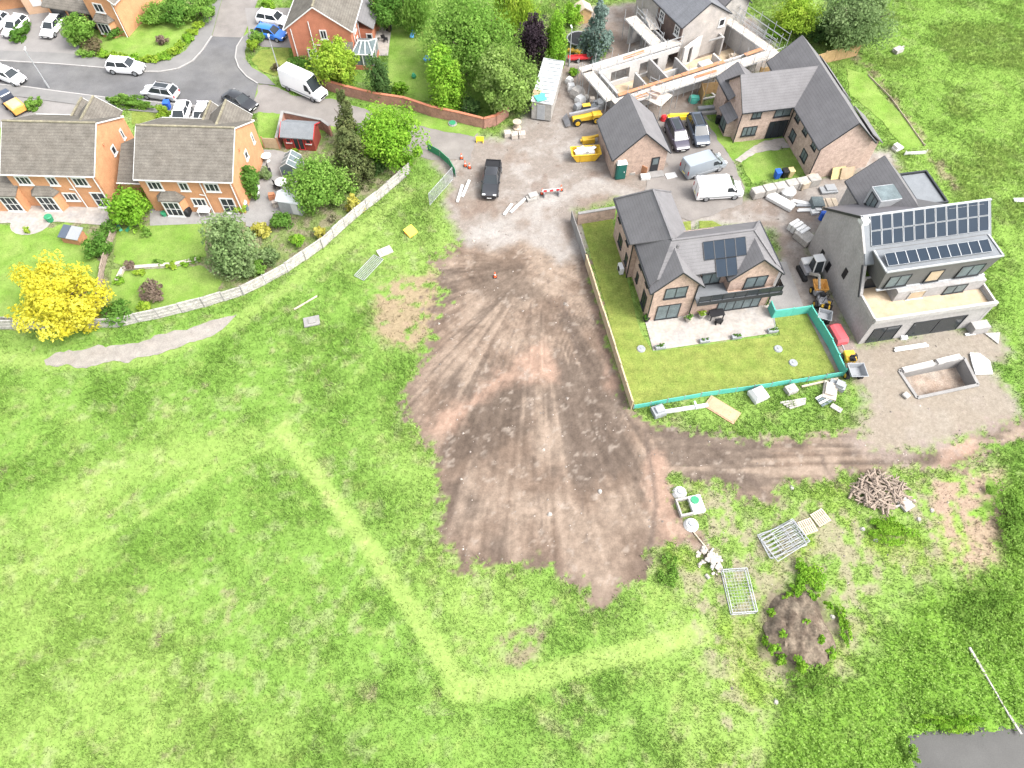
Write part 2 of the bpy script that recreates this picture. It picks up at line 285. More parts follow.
# faces in view (with a margin), split into the field, the bare soil and the yard
cxm = X[:-1,:-1]+step/2; cym = Y[:-1,:-1]+step/2
keep = np.abs(cxm) < 34.9+(cym-3)*.376+9
keep &= ~(sdist(PIT,cxm,cym) > 0.0)
zs = soil[:-1,:-1] > .5; zg = (gr[:-1,:-1] > .5)
ids = np.arange(nx*ny).reshape(ny,nx)
quads = np.stack([ids[:-1,:-1],ids[:-1,1:],ids[1:,1:],ids[1:,:-1]],-1)
def grid_obj(name, sel):
    q = quads[sel]; used, inv = np.unique(q.ravel(), return_inverse=True); q = inv.reshape(-1,4)
    co = np.stack([X.ravel()[used],Y.ravel()[used],Z.ravel()[used]],-1)
    me = bpy.data.meshes.new(name); me.vertices.add(len(used)); me.vertices.foreach_set('co', co.ravel())
    me.loops.add(q.size); me.loops.foreach_set('vertex_index', q.ravel().astype(np.int32))
    me.polygons.add(len(q)); me.polygons.foreach_set('loop_start', np.arange(0,q.size,4,dtype=np.int32)); me.update(); me.validate()
    at_ = me.attributes.new('Col','FLOAT_COLOR','POINT'); c = np.ones((len(used),4)); c[:,:3] = C.reshape(-1,3)[used]; at_.data.foreach_set('color', c.ravel())
    me.shade_smooth(); me.materials.append(M['ground']); o = bpy.data.objects.new(name, me); COL.objects.link(o); return tag(o, kind='structure')
grid_obj('field', keep & ~zs & ~zg); grid_obj('bare_soil', keep & zs & ~zg); grid_obj('gravel_yard', keep & zg)
b = MB(); b.add([(-2500,-900,-1.6),(2500,-900,-1.6),(2500,3500,-1.6),(-2500,3500,-1.6)],[(0,1,2,3)])
land = mat('land', (.12,.22,.05), rough=.95, var=.2, scale=.05, fine=.4, col2=(.08,.15,.04)); tag(b.build('ground', land), kind='structure')
pc_=sum(POND,Vector((0,0,0)))/len(POND); tag(MB().sheet([p+(p-pc_).normalized()*1.6 for p in POND], -.24).build('pond_water', M['water']), kind='structure')
def sampleC(x, y):
    i = np.clip(np.round((y-gy[0])/step).astype(int),0,ny-1); j = np.clip(np.round((x-gx[0])/step).astype(int),0,nx-1); return i, j
# ------------------------------------------------------------------ sheets: road, footways, drives, lawns
def rough(poly, amp=.22, st=.35):
    out=[]; n=len(poly)
    for i in range(n):
        p,q=Vector(poly[i][:2]),Vector(poly[(i+1)%n][:2]); L_=(q-p).length; k=max(1,int(L_/st)); nr=Vector((-(q-p).y,(q-p).x)).normalized() if L_>1e-6 else Vector((0,0))
        for j in range(k):
            c=p+(q-p)*j/k; f=(fbm(np.array([c.x]),np.array([c.y]),.9,3,33.)[0]-.5)*2.4; out.append(Vector((c.x+nr.x*f*amp,c.y+nr.y*f*amp,0)))
    return out
def sheet(name, poly, z, m, kind='structure'):
    if name in ('path','lawn','verge','garden_path','block_drive','access_lane'): poly = rough(poly, .45 if name=='path' else .25 if name!='lawn' or M['lawn'] is not m else .06)
    return tag(MB().sheet(poly, z).build(name, m), kind=kind)
def kerb(line, w=.15, h=.12, name='kerb'):
    k = MB()
    for p, q in zip(line[:-1], line[1:]): k.bar((p[0],p[1],h/2),(q[0],q[1],h/2),w,h)
    return tag(k.build(name, M['kerb']), kind='structure')
def arc(c, r, a0, a1, n=8): return [Vector((c.x+r*math.cos(R(a0+(a1-a0)*i/n)), c.y+r*math.sin(R(a0+(a1-a0)*i/n)), 0)) for i in range(n+1)]
NE = pts((-40,59),(0,61),(60,64.5),(107,68.5),(140,72),(160,72),(178,69),(193,61),(203,50),(212,36.5))
EE = pts((243,37.5),(237,47),(235.5,58),(239,68),(247,77),(258,84))
SE = pts((253,106),(246,113),(215,108),(160,103),(107,98),(60,92),(28,87.5),(-40,81))
sheet('road', NE+EE+SE, .012, M['road'])
sheet('side_lane', pts((212,36.5),(222,0),(226,-14),(262,-14),(258,0),(243,37.5)), .016, M['lane'])
sheet('access_lane', pts((258,84),(276,86),(292,95),(332,99),(372,111),(425,124),(478,133),(470,160),(432,160),(400,149),(380,143),(330,128),(285,118),(262,113),(246,113),(253,106)), .014, M['lane'])
NP = pts((-40,48),(0,51),(52,53),(80,55),(120,62),(150,64),(170,60),(186,51),(194,40),(203,22),(212,0),(222,0))
sheet('footway', NE+NP[::-1], .10, M['paving']); kerb(NE)
EP = pts((256,28),(250,40),(245,52),(246,60),(252,68),(266,76),(276,86)); sheet('footway', EE+EP[::-1], .10, M['paving']); kerb(EE)
SP = pts((253,106),(246,113),(215,108),(160,103),(107,98),(60,92),(28,87.5),(-40,81)); SPi = [Vector((p.x,p.y-1.9,0)) for p in SP]
sheet('footway', SP+SPi[::-1], .10, M['paving']); kerb(SP[1:])
sheet('driveway', pts((-40,48),(0,51),(52,53),(78,55),(80,46),(63,36),(75,14),(60,-14),(-40,-14)), .03, M['drive'])
sheet('driveway', pts((30,88),(88,96),(80,128),(-20,128),(-20,100)), .03, M['drive']); sheet('driveway', pts((172,104),(222,109),(215,140),(170,140)), .03, M['drive'])
sheet('driveway', pts((245,8),(290,8),(292,48),(262,47),(250,40)), .03, M['drive'])
sheet('path', pts((44,359),(60,353),(82,349),(130,343.5),(175,332),(210,321),(237,314.5),(234,321),(222,329),(207,339),(178,349),(150,357),(100,365),(70,367),(45,366)), .03, M['path'])
sheet('lawn', pts((581,221),(612,219),(640,332),(653,352),(780,335),(773,316),(806,312),(835,372),(634,407)), .03, M['lawn'])
sheet('lawn', pts((683,222),(691,221),(692,236),(683,236)), .034, M['lawn']); sheet('lawn', pts((699,221),(712,221),(726,228),(726,236),(699,235)), .034, M['lawn'])
sheet('block_drive', pts((658,124),(704,112),(732,160),(745,188),(742,205),(690,222),(640,200),(650,178),(668,166)), .03, M['lane'])
sheet('lawn', pts((703,118),(712,122),(738,142),(765,139),(764,144),(742,152),(733,161)), .034, M['lawn_green'])
sheet('lawn', pts((741,164),(755,154),(768,152),(790,149),(807,172),(765,180),(752,184)), .034, M['lawn_green'])
sheet('garden_path', pts((765,141),(783,138),(791,148),(768,151),(755,153),(741,163),(735,160),(750,149)), .038, M['patio'])
sheet('lawn', pts((846,68),(868,76),(884,98),(905,118),(923,145),(905,150),(880,120),(850,95)), .03, M['lawn_green'])
sheet('patio', pts((644,318),(653,351),(776,333),(769,305)), .06, M['patio']); sheet('patio', pts((769,305),(776,331),(774,314),(805,311),(786,262),(772,262)), .05, M['concrete'])
sheet('lawn', pts((-20,224),(52,228),(66,222),(88,236),(100,262),(96,300),(60,320),(-20,322)), .03, M['lawn_green'])
sheet('lawn', pts((118,230),(140,226),(204,222),(206,256),(180,262),(130,268),(113,262)), .03, M['lawn_green'])
sheet('lawn', pts((112,270),(200,265),(222,282),(215,297),(190,305),(130,322),(108,318)), .034, M['lawn_green'])
sheet('patio', pts((-20,203),(108,200),(110,226),(60,222),(-20,224)), .05, M['patio']); sheet('patio', pts((150,206),(255,206),(250,222),(150,226)), .05, M['concrete'])
cc = at(31,223); sheet('patio', [Vector((cc.x+2.1*math.cos(R(a)),cc.y+1.75*math.sin(R(a)),0)) for a in range(0,360,20)], .055, M['patio'])
sheet('patio', pts((240,150),(275,150),(300,156),(300,200),(262,232),(246,226),(246,200)), .056, M['concrete'])
sheet('lawn', pts((388,30),(448,26),(440,62),(430,102),(388,98)), .03, M['lawn_green']); sheet('patio', pts((362,26),(392,24),(388,56),(362,56)), .05, M['patio'])
sheet('lawn', pts((96,48),(118,34),(150,22),(196,22),(200,30),(182,52),(160,58),(108,54)), .06, M['lawn_green']); sheet('verge', pts((252,60),(262,50),(288,48),(292,66),(276,76),(262,72)), .06, M['lawn'])
sheet('verge', pts((258,112),(284,114),(340,127),(330,134),(286,124),(268,146),(258,140)), .03, M['lawn_green']); sheet('verge', pts((370,101),(432,118),(482,128),(474,137),(430,129),(370,113)), .03, M['lawn_green'])
sheet('lawn', pts((132,112),(158,112),(158,124),(132,124)), .03, M['lawn'])
# pit behind the apron: a sunken concrete tank
t = thing('concrete_pit', 'sunken rectangular concrete tank dug into the gravel before the grey blockwork house', 'pit')
w = MB(); f = MB().sheet(PIT, -1.3)
for i in range(4):
    p, q = PIT[i], PIT[(i+1)%4]; w.bar((p.x,p.y,-.62),(q.x,q.y,-.62),.28,1.42)
w.build('wall', M['concrete'], t); f.build('floor', mat('pit_floor',(.15,.1,.07),var=.3,scale=.8,col2=(.3,.26,.22)), t)
l = MB(); d = (PIT[2]-PIT[3]); l.bar(PIT[3]+Vector((.3,.0,.1)), PIT[3]+d*.47+Vector((.3,.1,.1)), .5, .3); l.bar(PIT[3]+d*.53+Vector((.3,.15,.1)), PIT[2]+Vector((-.4,.1,.1)), .5, .3); l.build('kerb_block', M['blockwhite'], t)
# ------------------------------------------------------------------ building helpers (all in a building's own local frame)
def window(par, x, y, z, w, h, face, cols=2, rows=1, fm='dark', gm='glass', name='window', sill=True, d=.07):
    """face: unit direction the window looks to, in the local frame; x,y,z: bottom centre on the wall plane"""
    nx_, ny_ = face; u = Vector((-ny_, nx_, 0)); n = Vector((nx_, ny_, 0))
    mb = MB(); mb.M = Matrix(((u.x,n.x,0,x),(u.y,n.y,0,y),(0,0,1,z),(0,0,0,1)))
    t = .13 if fm=='white' else .07; a = -w/2; b = w/2
    mb.box(a,b,-.02,d,0,t); mb.box(a,b,-.02,d,h-t,h); mb.box(a,a+t,-.02,d,t,h-t); mb.box(b-t,b,-.02,d,t,h-t)
    for i in range(1,cols): c = a+w*i/cols; mb.box(c-.035,c+.035,-.02,d-.005,t,h-t)
    for j in range(1,rows): c = h*j/rows; mb.box(a+t,b-t,-.02,d-.01,c-.03,c+.03)
    o = mb.build(name, M[fm], par)
    g = MB(); g.M = mb.M; g.box(a+t-.01,b-t+.01,-.015,d-.035,t-.01,h-t+.01); g.build('pane', M[gm], o)
    if sill: s = MB(); s.M = mb.M; s.box(a-.06,b+.06,0,d+.06,-.09,-.004); s.build('sill', M[fm if fm=='dark' else 'white'], o)
    return o
def gable_walls(x0,x1,y0,y1,ze,zr,axis='y'):          # pentagon prism, ridge along axis
    m = MB()
    if axis == 'y':
        xm = (x0+x1)/2; ring = lambda y: [(x0,y,-.1),(x1,y,-.1),(x1,y,ze),(xm,y,zr),(x0,y,ze)]
        m.loft([ring(y0),ring(y1)])
    else:
        ym = (y0+y1)/2; ring = lambda x: [(x,y0,-.1),(x,y1,-.1),(x,y1,ze),(x,ym,zr),(x,y0,ze)]
        m.loft([ring(x0),ring(x1)])
    return m
def gable_roof(par, x0,x1,y0,y1,ze,zr,axis,m,ov=.35,ve=.25,t=.12,trim='white',ridge=None,gut=True,sides=(1,1),ends=(1,1)):
    """two roof slopes, their verge boards, gutters and ridge tiles; ends: overhang at low/high end"""
    if axis == 'y': T = lambda a,b,z: (a,b,z); a0,a1,b0,b1 = x0,x1,y0,y1
    else: T = lambda a,b,z: (b,a,z); a0,a1,b0,b1 = y0,y1,x0,x1
    am = (a0+a1)/2; k = (zr-ze)/(am-a0); lift = .16; b0 -= ve*ends[0]; b1 += ve*ends[1]
    rf = MB(); e0, e1 = a0-ov, a1+ov; zl = ze-k*ov+lift
    if sides[0]: rf.slab([T(e0,b0,zl),T(e0,b1,zl),T(am,b1,zr+lift),T(am,b0,zr+lift)],t)
    if sides[1]: rf.slab([T(am,b0,zr+lift),T(am,b1,zr+lift),T(e1,b1,zl),T(e1,b0,zl)],t)
    o = rf.build('roof', m, par)
    tr = MB()
    for b,s in ((b0,-1),(b1,1)):
        if not ends[0 if s<0 else 1]: continue
        for a,sd in ((e0,0),(e1,1)):
            if sides[sd]: MB().bar(T(a,b+s*.03,zl-.08),T(am,b+s*.03,zr+lift-.08),.04,.13).build('verge_board', M[trim], o)
    for a,s,sd in ((e0,-1,0),(e1,1,1)):
        if sides[sd] and gut: MB().bar(T(a+s*.06,b0,zl-.06),T(a+s*.06,b1,zl-.06),.09,.09).build('gutter', M[trim], o)
    if ridge: rd = MB(); rd.bar(T(am,b0,zr+lift+.02),T(am,b1,zr+lift+.02),.22,.1); rd.build('ridge', M[ridge], o)
    return o
def pipe(par, x, y, z1, m='white', name='drainpipe', r=.06):
    return MB().tube((x,y,0),(x,y,z1),r,6).build(name, M[m], par)
# ------------------------------------------------------------------ the two orange brick houses with their gardens on this side
def estate_house(name, label, loc, rz, W, D, bay, side_garage, extra_ext=False):
    h = thing(name, label, 'house', loc, rz)
    ym = D/2; ze, zr = 4.75, 7.35
    gable_walls(0,W,0,D,ze,zr,'x').build('wall', M['orange_brick'], h)
    gable_roof(h,0,W,0,D,ze,zr,'x',M['tile'],ridge='ridge',ve=.15)
    gable_walls(W-4.6,W-.3,D-2,D+.9,4.7,6.4,'y').build('wall', M['orange_brick'], h); gable_roof(h,W-4.6,W-.3,D-3.2,D+.9,4.7,6.4,'y',M['tile'],ridge='ridge',ends=(0,1),ov=.12,gut=False)
    gable_walls(W-6.6,W-3.6,D-2,D+2.6,3.4,4.9,'y').build('wall', M['orange_brick'], h); gable_roof(h,W-6.6,W-3.6,D-2,D+2.6,3.4,4.9,'y',M['tile'],ridge='ridge',ends=(0,1),ov=.25)
    F = (0,-1)
    for x, w, c in ((1.5,1.5,3),(4.5,1.0,2),(7.4,1.5,3)): window(h,x,0,3.05,w,1.15,F,c,1,'white')
    window(h,5.3,0,.95,1.5,1.1,F,3,1,'white'); window(h,8.3,0,.1,1.5,2.1,F,2,2,'white',name='french_window')
    # bay with its own little hipped roof
    bx = bay; bw = MB(); ply = [(bx-1.35,.02),(bx-1.0,-.75),(bx+1.0,-.75),(bx+1.35,.02)]
    bo = bw.prism(ply,0,.0+2.25).build('bay', M['orange_brick'], h)
    r = MB(); top = [(bx-.7,.02,2.95),(bx+.7,.02,2.95)]; lo = [(p[0]*1.0+(p[0]-bx)*.12,p[1]-.12,2.3) for p in ply]
    r.slab([lo[0],lo[1],top[0]],.08); r.slab([lo[1],lo[2],top[1],top[0]],.08); r.slab([lo[2],lo[3],top[1]],.08); r.build('bay_roof', M['tile'], h)
    window(h,bx,-.75,.15 if bay>2.2 else .5,1.8,2.0 if bay>2.2 else 1.6,F,3,2,'white',name='bay_window')
    pipe(h,6.35,-.1,4.7); pipe(h,W-.25,-.1,4.7)
    MB().bar((5.75,-.08,2.65),(6.35,-.08,2.5),.07,.07).build('drainpipe', M['white'], h)
    window(h,W,D*.55,3.2,.8,1.0,(1,0),1,1,'white'); window(h,W,D*.86,3.0,.5,1.2,(1,0),1,1,'white')
    MB().box(W,W+.12,D*.42,D*.42+.25,5.1,5.4).build('vent', M['terracotta'], h)
    if side_garage:
        g = MB(); g.box(-3.3,-.02,1.6,8.2,-.1,2.5); g.build('garage_wall', M['orange_brick'], h)
        q = MB(); q.slab([(-3.4,1.3,2.6),(-.03,1.3,2.6),(-.03,5.2,4.4),(-3.4,5.2,4.4)],.12); q.slab([(-3.4,5.2,4.4),(-.03,5.2,4.4),(-.03,8.6,2.6),(-3.4,8.6,2.6)],.12); q.build('garage_roof', M['tile'], h)
        MB().bar((-.05,1.2,2.62),(-3.4,1.2,2.62),.1,.1).build('gutter', M['white'], h)
    if extra_ext:
        g = MB(); g.box(-3.4,.25,-.9,3.0,-.1,2.5); g.build('extension', M['orange_brick'], h)
        q = MB(); q.slab([(-3.6,-1.2,2.5),(.4,-1.2,2.5),(.4,3.2,3.9),(-3.6,3.2,3.9)],.12); q.build('extension_roof', M['tile'], h)
        window(h,-.9,-.9,.1,1.8,2.05,F,3,2,'white',name='french_window'); 
    return h
estate_house('brick_house','orange brick house with grey tiled roof behind the big yellow tree',(-51.7,56.1,0),R(-2),9.3,8.6,3.0,False,True)
estate_house('brick_house','orange brick house with side garage and dark barbecue cover under its windows',(-38.0,55.35,0),R(-2.5),9.75,8.8,2.6,True)
# ------------------------------------------------------------------ red brick house at the top
h = thing('brick_house','red brick gabled house with white conservatory beside the parked white van','house',(-27.1,80.9,0),R(-3)); red = M['red_brick']
gable_walls(0,7.7,0,14,4.6,7.3,'y').build('wall',red,h); gable_roof(h,0,7.7,0,14,4.6,7.3,'y',M['tile'],ridge='ridge',ve=.15)
F=(0,-1)
window(h,4.4,0,3.35,.85,1.2,F,2,1,'white'); window(h,2.5,0,.8,1.2,1.2,F,2,1,'white'); window(h,4.9,0,.8,.8,1.2,F,1,1,'white')
pipe(h,.55,-.1,4.6); pipe(h,2.9,-.1,5.6); pipe(h,3.0,-.1,2.6); MB().bar((2.9,-.1,2.6),(4.9,-.1,2.6),.08,.08).build('drainpipe',M['white'],h)
g=MB(); g.slab([(4.9,-1.2,2.3),(7.8,-1.2,2.3),(7.8,0,3.1),(4.9,0,3.1)],.1); g.build('porch_roof',M['tile'],h); MB().box(5.1,7.6,-1.0,0,0,2.25).build('porch',red,h)
for y in (2.2,5.0,8.0): window(h,7.7,y,3.1,1.0,1.1,(1,0),2,1,'white'); window(h,7.7,y,.6,1.2,1.6,(1,0),2,1,'white')
pipe(h,7.8,1.0,4.6); pipe(h,7.8,3.6,4.6)
MB().box(7.6,9.4,3.6,8.4,-.1,2.5).build('extension',red,h); g=MB(); g.slab([(7.6,3.4,4.0),(9.7,3.4,2.7),(9.7,8.6,2.7),(7.6,8.6,4.0)],.12); g.build('extension_roof',M['slate'],h); window(h,9.0,3.6,.5,.8,1.5,(0,-1),1,1,'white')
c=thing('conservatory','white framed glass conservatory at the corner of the red brick house','conservatory',(-19.6,79.6,0),R(-3))
g=MB(); g.box(0,2.6,0,3.4,0,.6); g.build('wall',red,c); g=MB(); g.box(.05,2.55,.05,3.35,.6,2.0); g.slab([(0,0,2.05),(2.6,0,2.05),(1.9,1.7,2.75),(.7,1.7,2.75)],.05); g.slab([(2.6,3.4,2.05),(0,3.4,2.05),(.7,1.7,2.75),(1.9,1.7,2.75)],.05); g.slab([(0,3.4,2.05),(0,0,2.05),(.7,1.7,2.75)],.05); g.slab([(2.6,0,2.05),(2.6,3.4,2.05),(1.9,1.7,2.75)],.05); g.build('glazing',M['glasspale'],c)
g=MB()
for p,q in (((0,0,2.08),(.7,1.7,2.8)),((2.6,0,2.08),(1.9,1.7,2.8)),((.7,1.7,2.8),(1.9,1.7,2.8)),((0,3.4,2.08),(.7,1.7,2.8)),((2.6,3.4,2.08),(1.9,1.7,2.8)),((0,0,2.05),(2.6,0,2.05)),((2.6,0,2.05),(2.6,3.4,2.05)),((0,0,.6),(0,0,2.05)),((2.6,0,.6),(2.6,0,2.05)),((1.3,0,.6),(1.3,0,2.05)),((2.6,1.7,.6),(2.6,1.7,2.05)),((2.6,3.4,.6),(2.6,3.4,2.05)),((.87,0,2.08),(1.1,1.7,2.8)),((1.73,0,2.08),(1.5,1.7,2.8))): g.bar(p,q,.1,.1)
g.build('frame',M['white'],c)
# ------------------------------------------------------------------ houses cut by the top left corner
h = thing('brick_house','orange brick house with bay window above the hedged corner lawn','house',(-53.6,87.3,0),R(-14))
gable_walls(0,4.2,0,9,4.7,6.6,'y').build('wall',M['orange_brick'],h); gable_roof(h,0,4.2,0,9,4.7,6.6,'y',M['tile'],ridge='ridge')
MB().prism([(.5,.02),(.9,-.7),(2.7,-.7),(3.1,.02)],0,2.2).build('bay',M['orange_brick'],h); g=MB(); g.slab([(.3,-.0,2.25),(.7,-.95,2.25),(2.9,-.95,2.25),(3.3,0,2.25),(2.5,.02,2.95),(1.1,.02,2.95)],.08); g.build('bay_roof',M['tile'],h)
window(h,1.8,-.7,.5,1.7,1.5,F,3,1,'white',name='bay_window'); window(h,1.8,0,3.0,1.3,1.2,F,2,1,'white'); pipe(h,4.05,-.1,4.7)
MB().box(-6.9,-.02,.6,7,-.1,2.4).build('garage_wall',M['orange_brick'],h); g=MB(); g.slab([(-7.2,.1,2.45),(-.05,.1,2.45),(-.05,4,4.6),(-7.2,4,4.6)],.12); g.slab([(-7.2,4,4.6),(-.05,4,4.6),(-.05,7.4,2.45),(-7.2,7.4,2.45)],.12); g.build('garage_roof',M['tile'],h)
for x in (-5.4,-2.8,-.9): MB().box(x-1.1 if x<-1 else x-.4,x+1.1 if x<-1 else x+.4,.5,.58,0,2.1).build('garage_door',M['dark'],h)
h = thing('garage','tan gabled garage with white door panel beside the white parked hatchback','garage',(-64.2,91.3,0),R(14))
gable_walls(0,3.4,0,6,2.5,4.0,'y').build('wall',mat('tan_render',(.4,.27,.18),var=.1),h); gable_roof(h,0,3.4,0,6,2.5,4.0,'y',M['tile'],ov=.2); MB().box(1.0,2.3,-.05,0,1.0,2.1).build('door',M['white'],h)
MB().box(-5.5,-.1,2.0,7,-.1,2.4).build('side_wall',M['orange_brick'],h); MB().slab([(-5.6,1.0,2.5),(-.1,1.0,2.5),(-.1,7,3.0),(-5.6,7,3.0)],.12).build('side_roof',M['lead'],h)
# ------------------------------------------------------------------ the finished L-shaped house in the middle
h = thing('detached_house','brown brick L-shaped house with solar panels, balcony and fenced lawn','house',(12.88,40.76,0),R(9.5)); br = M['brown_brick']; sl = M['slate']
ZE, ZR = 4.85, 7.6
w=MB(); w.box(0,11.95,.0,6.1,-.1,2.75); w.build('wall',br,h)
w=MB(); w.box(.02,4.2,.02,6.08,2.75,ZE+.1); w.box(7.4,11.9,.32,6.08,2.75,ZE+.1); w.box(4.2,7.4,1.25,6.08,2.75,ZE+.35); w.build('upper_wall',br,h)
w=MB(); w.box(-.5,4.5,5.6,11.3,-.1,ZE+.1); w.build('wing_wall',br,h)
def hip(par, A, B, C_, D_, r0, r1, m, t=.12): # eave corners A,B,C,D (anticlockwise), ridge r0 (at the A-D end), r1 (at the B-C end)
    r = MB(); r.slab([A,B,r1,r0],t); r.slab([B,C_,r1],t); r.slab([C_,D_,r0,r1],t); r.slab([D_,A,r0],t); return r.build('roof',m,par)
r=MB(); r0,r1=(1.9,3.05,ZR),(9.6,3.05,ZR); zf=ZE+.25*(ZR-ZE); fl=(.21,.5,zf); fr_=(11.46,.5,zf)
r.slab([fl,fr_,r1,r0],.12); r.slab([(12.15,.5,ZE),(12.15,6.45,ZE),r1,fr_],.12); r.slab([(12.15,6.45,ZE),(-.35,6.45,ZE),r0,r1],.12); r.slab([(-.35,6.45,ZE),(-.35,.5,ZE),fl,r0],.12); o=r.build('roof',sl,h)
r=MB(); r.slab([(4.85,3.2,ZE),(4.85,11.65,ZE),(2.0,9.5,ZR+.02),(2.0,3.2,ZR+.02)],.12); r.slab([(4.85,11.65,ZE),(-.85,11.65,ZE),(2.0,9.5,ZR+.02)],.12); r.slab([(-.85,11.65,ZE),(-.85,5.6,ZE),(2.0,3.2,ZR+.02),(2.0,9.5,ZR+.02)],.12); o2=r.build('roof',sl,h)
g=MB()
for p,q in (((1.9,3.05,ZR),(9.6,3.05,ZR)),((2.0,3.2,ZR),(2.0,9.5,ZR)),((9.6,3.05,ZR),(11.46,.5,zf)),((9.6,3.05,ZR),(12.15,6.45,ZE)),((2.0,9.5,ZR),(4.85,11.65,ZE)),((2,9.5,ZR),(-.85,11.65,ZE))): g.bar(Vector(p)+Vector((0,0,.03)),Vector(q)+Vector((0,0,.03)),.2,.08)
g.build('ridge',M['slate'],o)
for x0,x1,y in ((-.12,4.3,-.06),(7.25,11.95,.2)):
    xm=(x0+x1)/2; gw=MB(); gw.loft([[(x0+.1,y,2.7),(x1-.1,y,2.7),(x1-.1,y,ZE),(xm,y,7.0),(x0+.1,y,ZE)],[(x0+.1,y+2,2.7),(x1-.1,y+2,2.7),(x1-.1,y+2,ZE),(xm,y+2,7.0),(x0+.1,y+2,ZE)]]); gw.build('gable_wall',br,h)
    gable_roof(h,x0,x1,y,2.6,ZE-.05,7.0,'y',sl,trim='dark',ends=(1,0),ov=.3,ve=.3)
for p,q in (((-.45,.3,4.8),(-.45,5.6,4.8)),((-.95,5.6,4.8),(-.95,11.7,4.8)),((-.9,11.75,4.8),(4.9,11.75,4.8)),((12.2,.3,4.8),(12.2,6.5,4.8)),((4.4,.45,5.45),(7.2,.45,5.45))): MB().bar(p,q,.12,.14).build('gutter',M['dark'],h)
for x,y in ((-.07,-.12),(-.57,5.55),(12.0,-.1),(4.1,-.12)): pipe(h,x,y,4.7,'dark')
F=(0,-1); Lf=(-1,0)
window(h,2.1,-.06,3.3,2.1,1.45,F,2,1,'dark','glasspale'); window(h,1.9,0,.08,2.3,2.1,F,2,1,'dark','glasspale',name='patio_door'); window(h,9.9,.2,2.95,2.1,1.5,F,2,1,'dark','glasspale',name='balcony_door')
window(h,9.0,0,.08,4.3,2.2,F,5,1,'dark','glasspale',name='bifold_door'); window(h,5.9,1.25,3.0,1.9,1.7,F,2,1,'dark','glasspale',name='balcony_door')
for y,z,w_,h_ in ((4.0,3.3,.7,1.2),(1.8,3.3,.7,1.2),(4.2,1.0,.6,1.1),(1.6,.3,1.1,2.0)): window(h,0,y,z,w_,h_,Lf,1 if w_<1 else 2,1,'dark')
for y,z,w_ in ((10.2,3.3,.8),(7.1,3.3,.8),(9.0,1.0,1.2),(6.6,1.0,.7)): window(h,-.5,y,z,w_,1.25,Lf,2 if w_>1 else 1,1,'dark')
b_=MB(); b_.box(4.2,12.4,-.75,.0,2.6,2.82); b_.box(4.2,7.4,0,1.25,2.77,2.82); bo=b_.build('balcony',M['lead'],h)
b_=MB(); b_.box(4.2,12.4,-.83,-.755,2.45,2.88); b_.box(12.4,12.48,-.83,.3,2.45,2.88); b_.build('fascia',M['dark'],bo)
b_=MB(); b_.box(4.3,12.35,-.71,-.69,2.9,3.6); b_.box(12.34,12.36,-.7,.3,2.9,3.6); b_.build('glass_railing',M['glass'],bo)
b_=MB(); b_.bar((4.25,-.7,3.63),(12.38,-.7,3.63),.06,.05)
for k in range(8): b_.box(4.3+k*1.14,4.36+k*1.14,-.74,-.68,2.85,3.62)
b_.build('handrail',M['dark'],bo)
def on_slope(x,y): return ZE+(y+.35)*(ZR-ZE)/(3.05+.35)
sp=thing('solar_array','T-shaped array of six dark solar panels on the tiled roof above the balcony','solar panels',(12.88,40.76,0),R(9.5)); k=(ZR-ZE)/3.4
for x,y0 in ((5.2,1.35),(6.2,1.35),(7.2,1.35),(8.2,1.35),(6.2,.05),(7.2,.05)):
    z0=on_slope(x,y0)+.1; z1=on_slope(x,y0+1.25)+.1; p=MB(); p.slab([(x-.48,y0,z0),(x+.48,y0,z0),(x+.48,y0+1.25,z1),(x-.48,y0+1.25,z1)],.05); po=p.build('panel',M['pv'],sp)
    fr=MB()
    for a,b in (((x-.48,y0,z0),(x+.48,y0,z0)),((x-.48,y0+1.25,z1),(x+.48,y0+1.25,z1)),((x-.48,y0,z0),(x-.48,y0+1.25,z1)),((x+.48,y0,z0),(x+.48,y0+1.25,z1))): fr.bar(a,b,.03,.05)
    fr.build('frame',M['dark'],po)
MB().box(2.05,2.25,2.0,2.2,7.6,8.0).build('roof_vent',M['slate'],h)
# ------------------------------------------------------------------ pale brick house upper right
h = thing('detached_house','pale brick L-shaped house with grey roof and tall glazed entrance beside the front lawn','house',(25.35,66.16,0),R(10)); br=M['pink_brick']
gable_walls(0,9,0,4.9,4.6,6.9,'x').build('wall',br,h); gable_roof(h,0,9,0,4.9,4.6,6.9,'x',sl,trim='dark',ov=.45,ve=.25,ends=(1,0))
gable_walls(6.1,11.6,-7.1,7.5,4.55,7.1,'y').build('wing_wall',br,h); gable_roof(h,6.1,11.6,-7.1,7.5,4.55,7.1,'y',sl,trim='dark',ov=.45,ve=.3)
gable_walls(-.3,3.2,4.0,6.6,3.9,5.3,'y').build('rear_wall',br,h); gable_roof(h,-.3,3.2,2.6,6.6,3.9,5.3,'y',sl,trim='dark',ends=(0,1))
MB().box(11.6,13.2,-6.4,-2.4,-.1,3.6).build('side_wall',br,h); MB().slab([(11.62,-6.7,5.0),(13.5,-6.7,3.5),(13.5,-2.1,3.5),(11.62,-2.1,5.0)],.12).build('side_roof',sl,h)
MB().box(11.6,13.0,1.0,7.0,-.1,3.4).build('side_wall',br,h); MB().slab([(11.62,.8,4.9),(13.3,.8,3.3),(13.3,7.2,3.3),(11.62,7.2,4.9)],.12).build('side_roof',sl,h)
window(h,1.75,0,3.1,1.1,1.1,F,2,1,'dark','glasspale'); window(h,1.5,0,.8,1.7,1.2,F,3,1,'dark','glasspale'); window(h,4.8,0,2.95,1.9,1.65,F,2,1,'dark','glasspale')
window(h,4.8,0,.02,2.2,2.3,F,3,1,'dark','glass',name='entrance_door',sill=False)
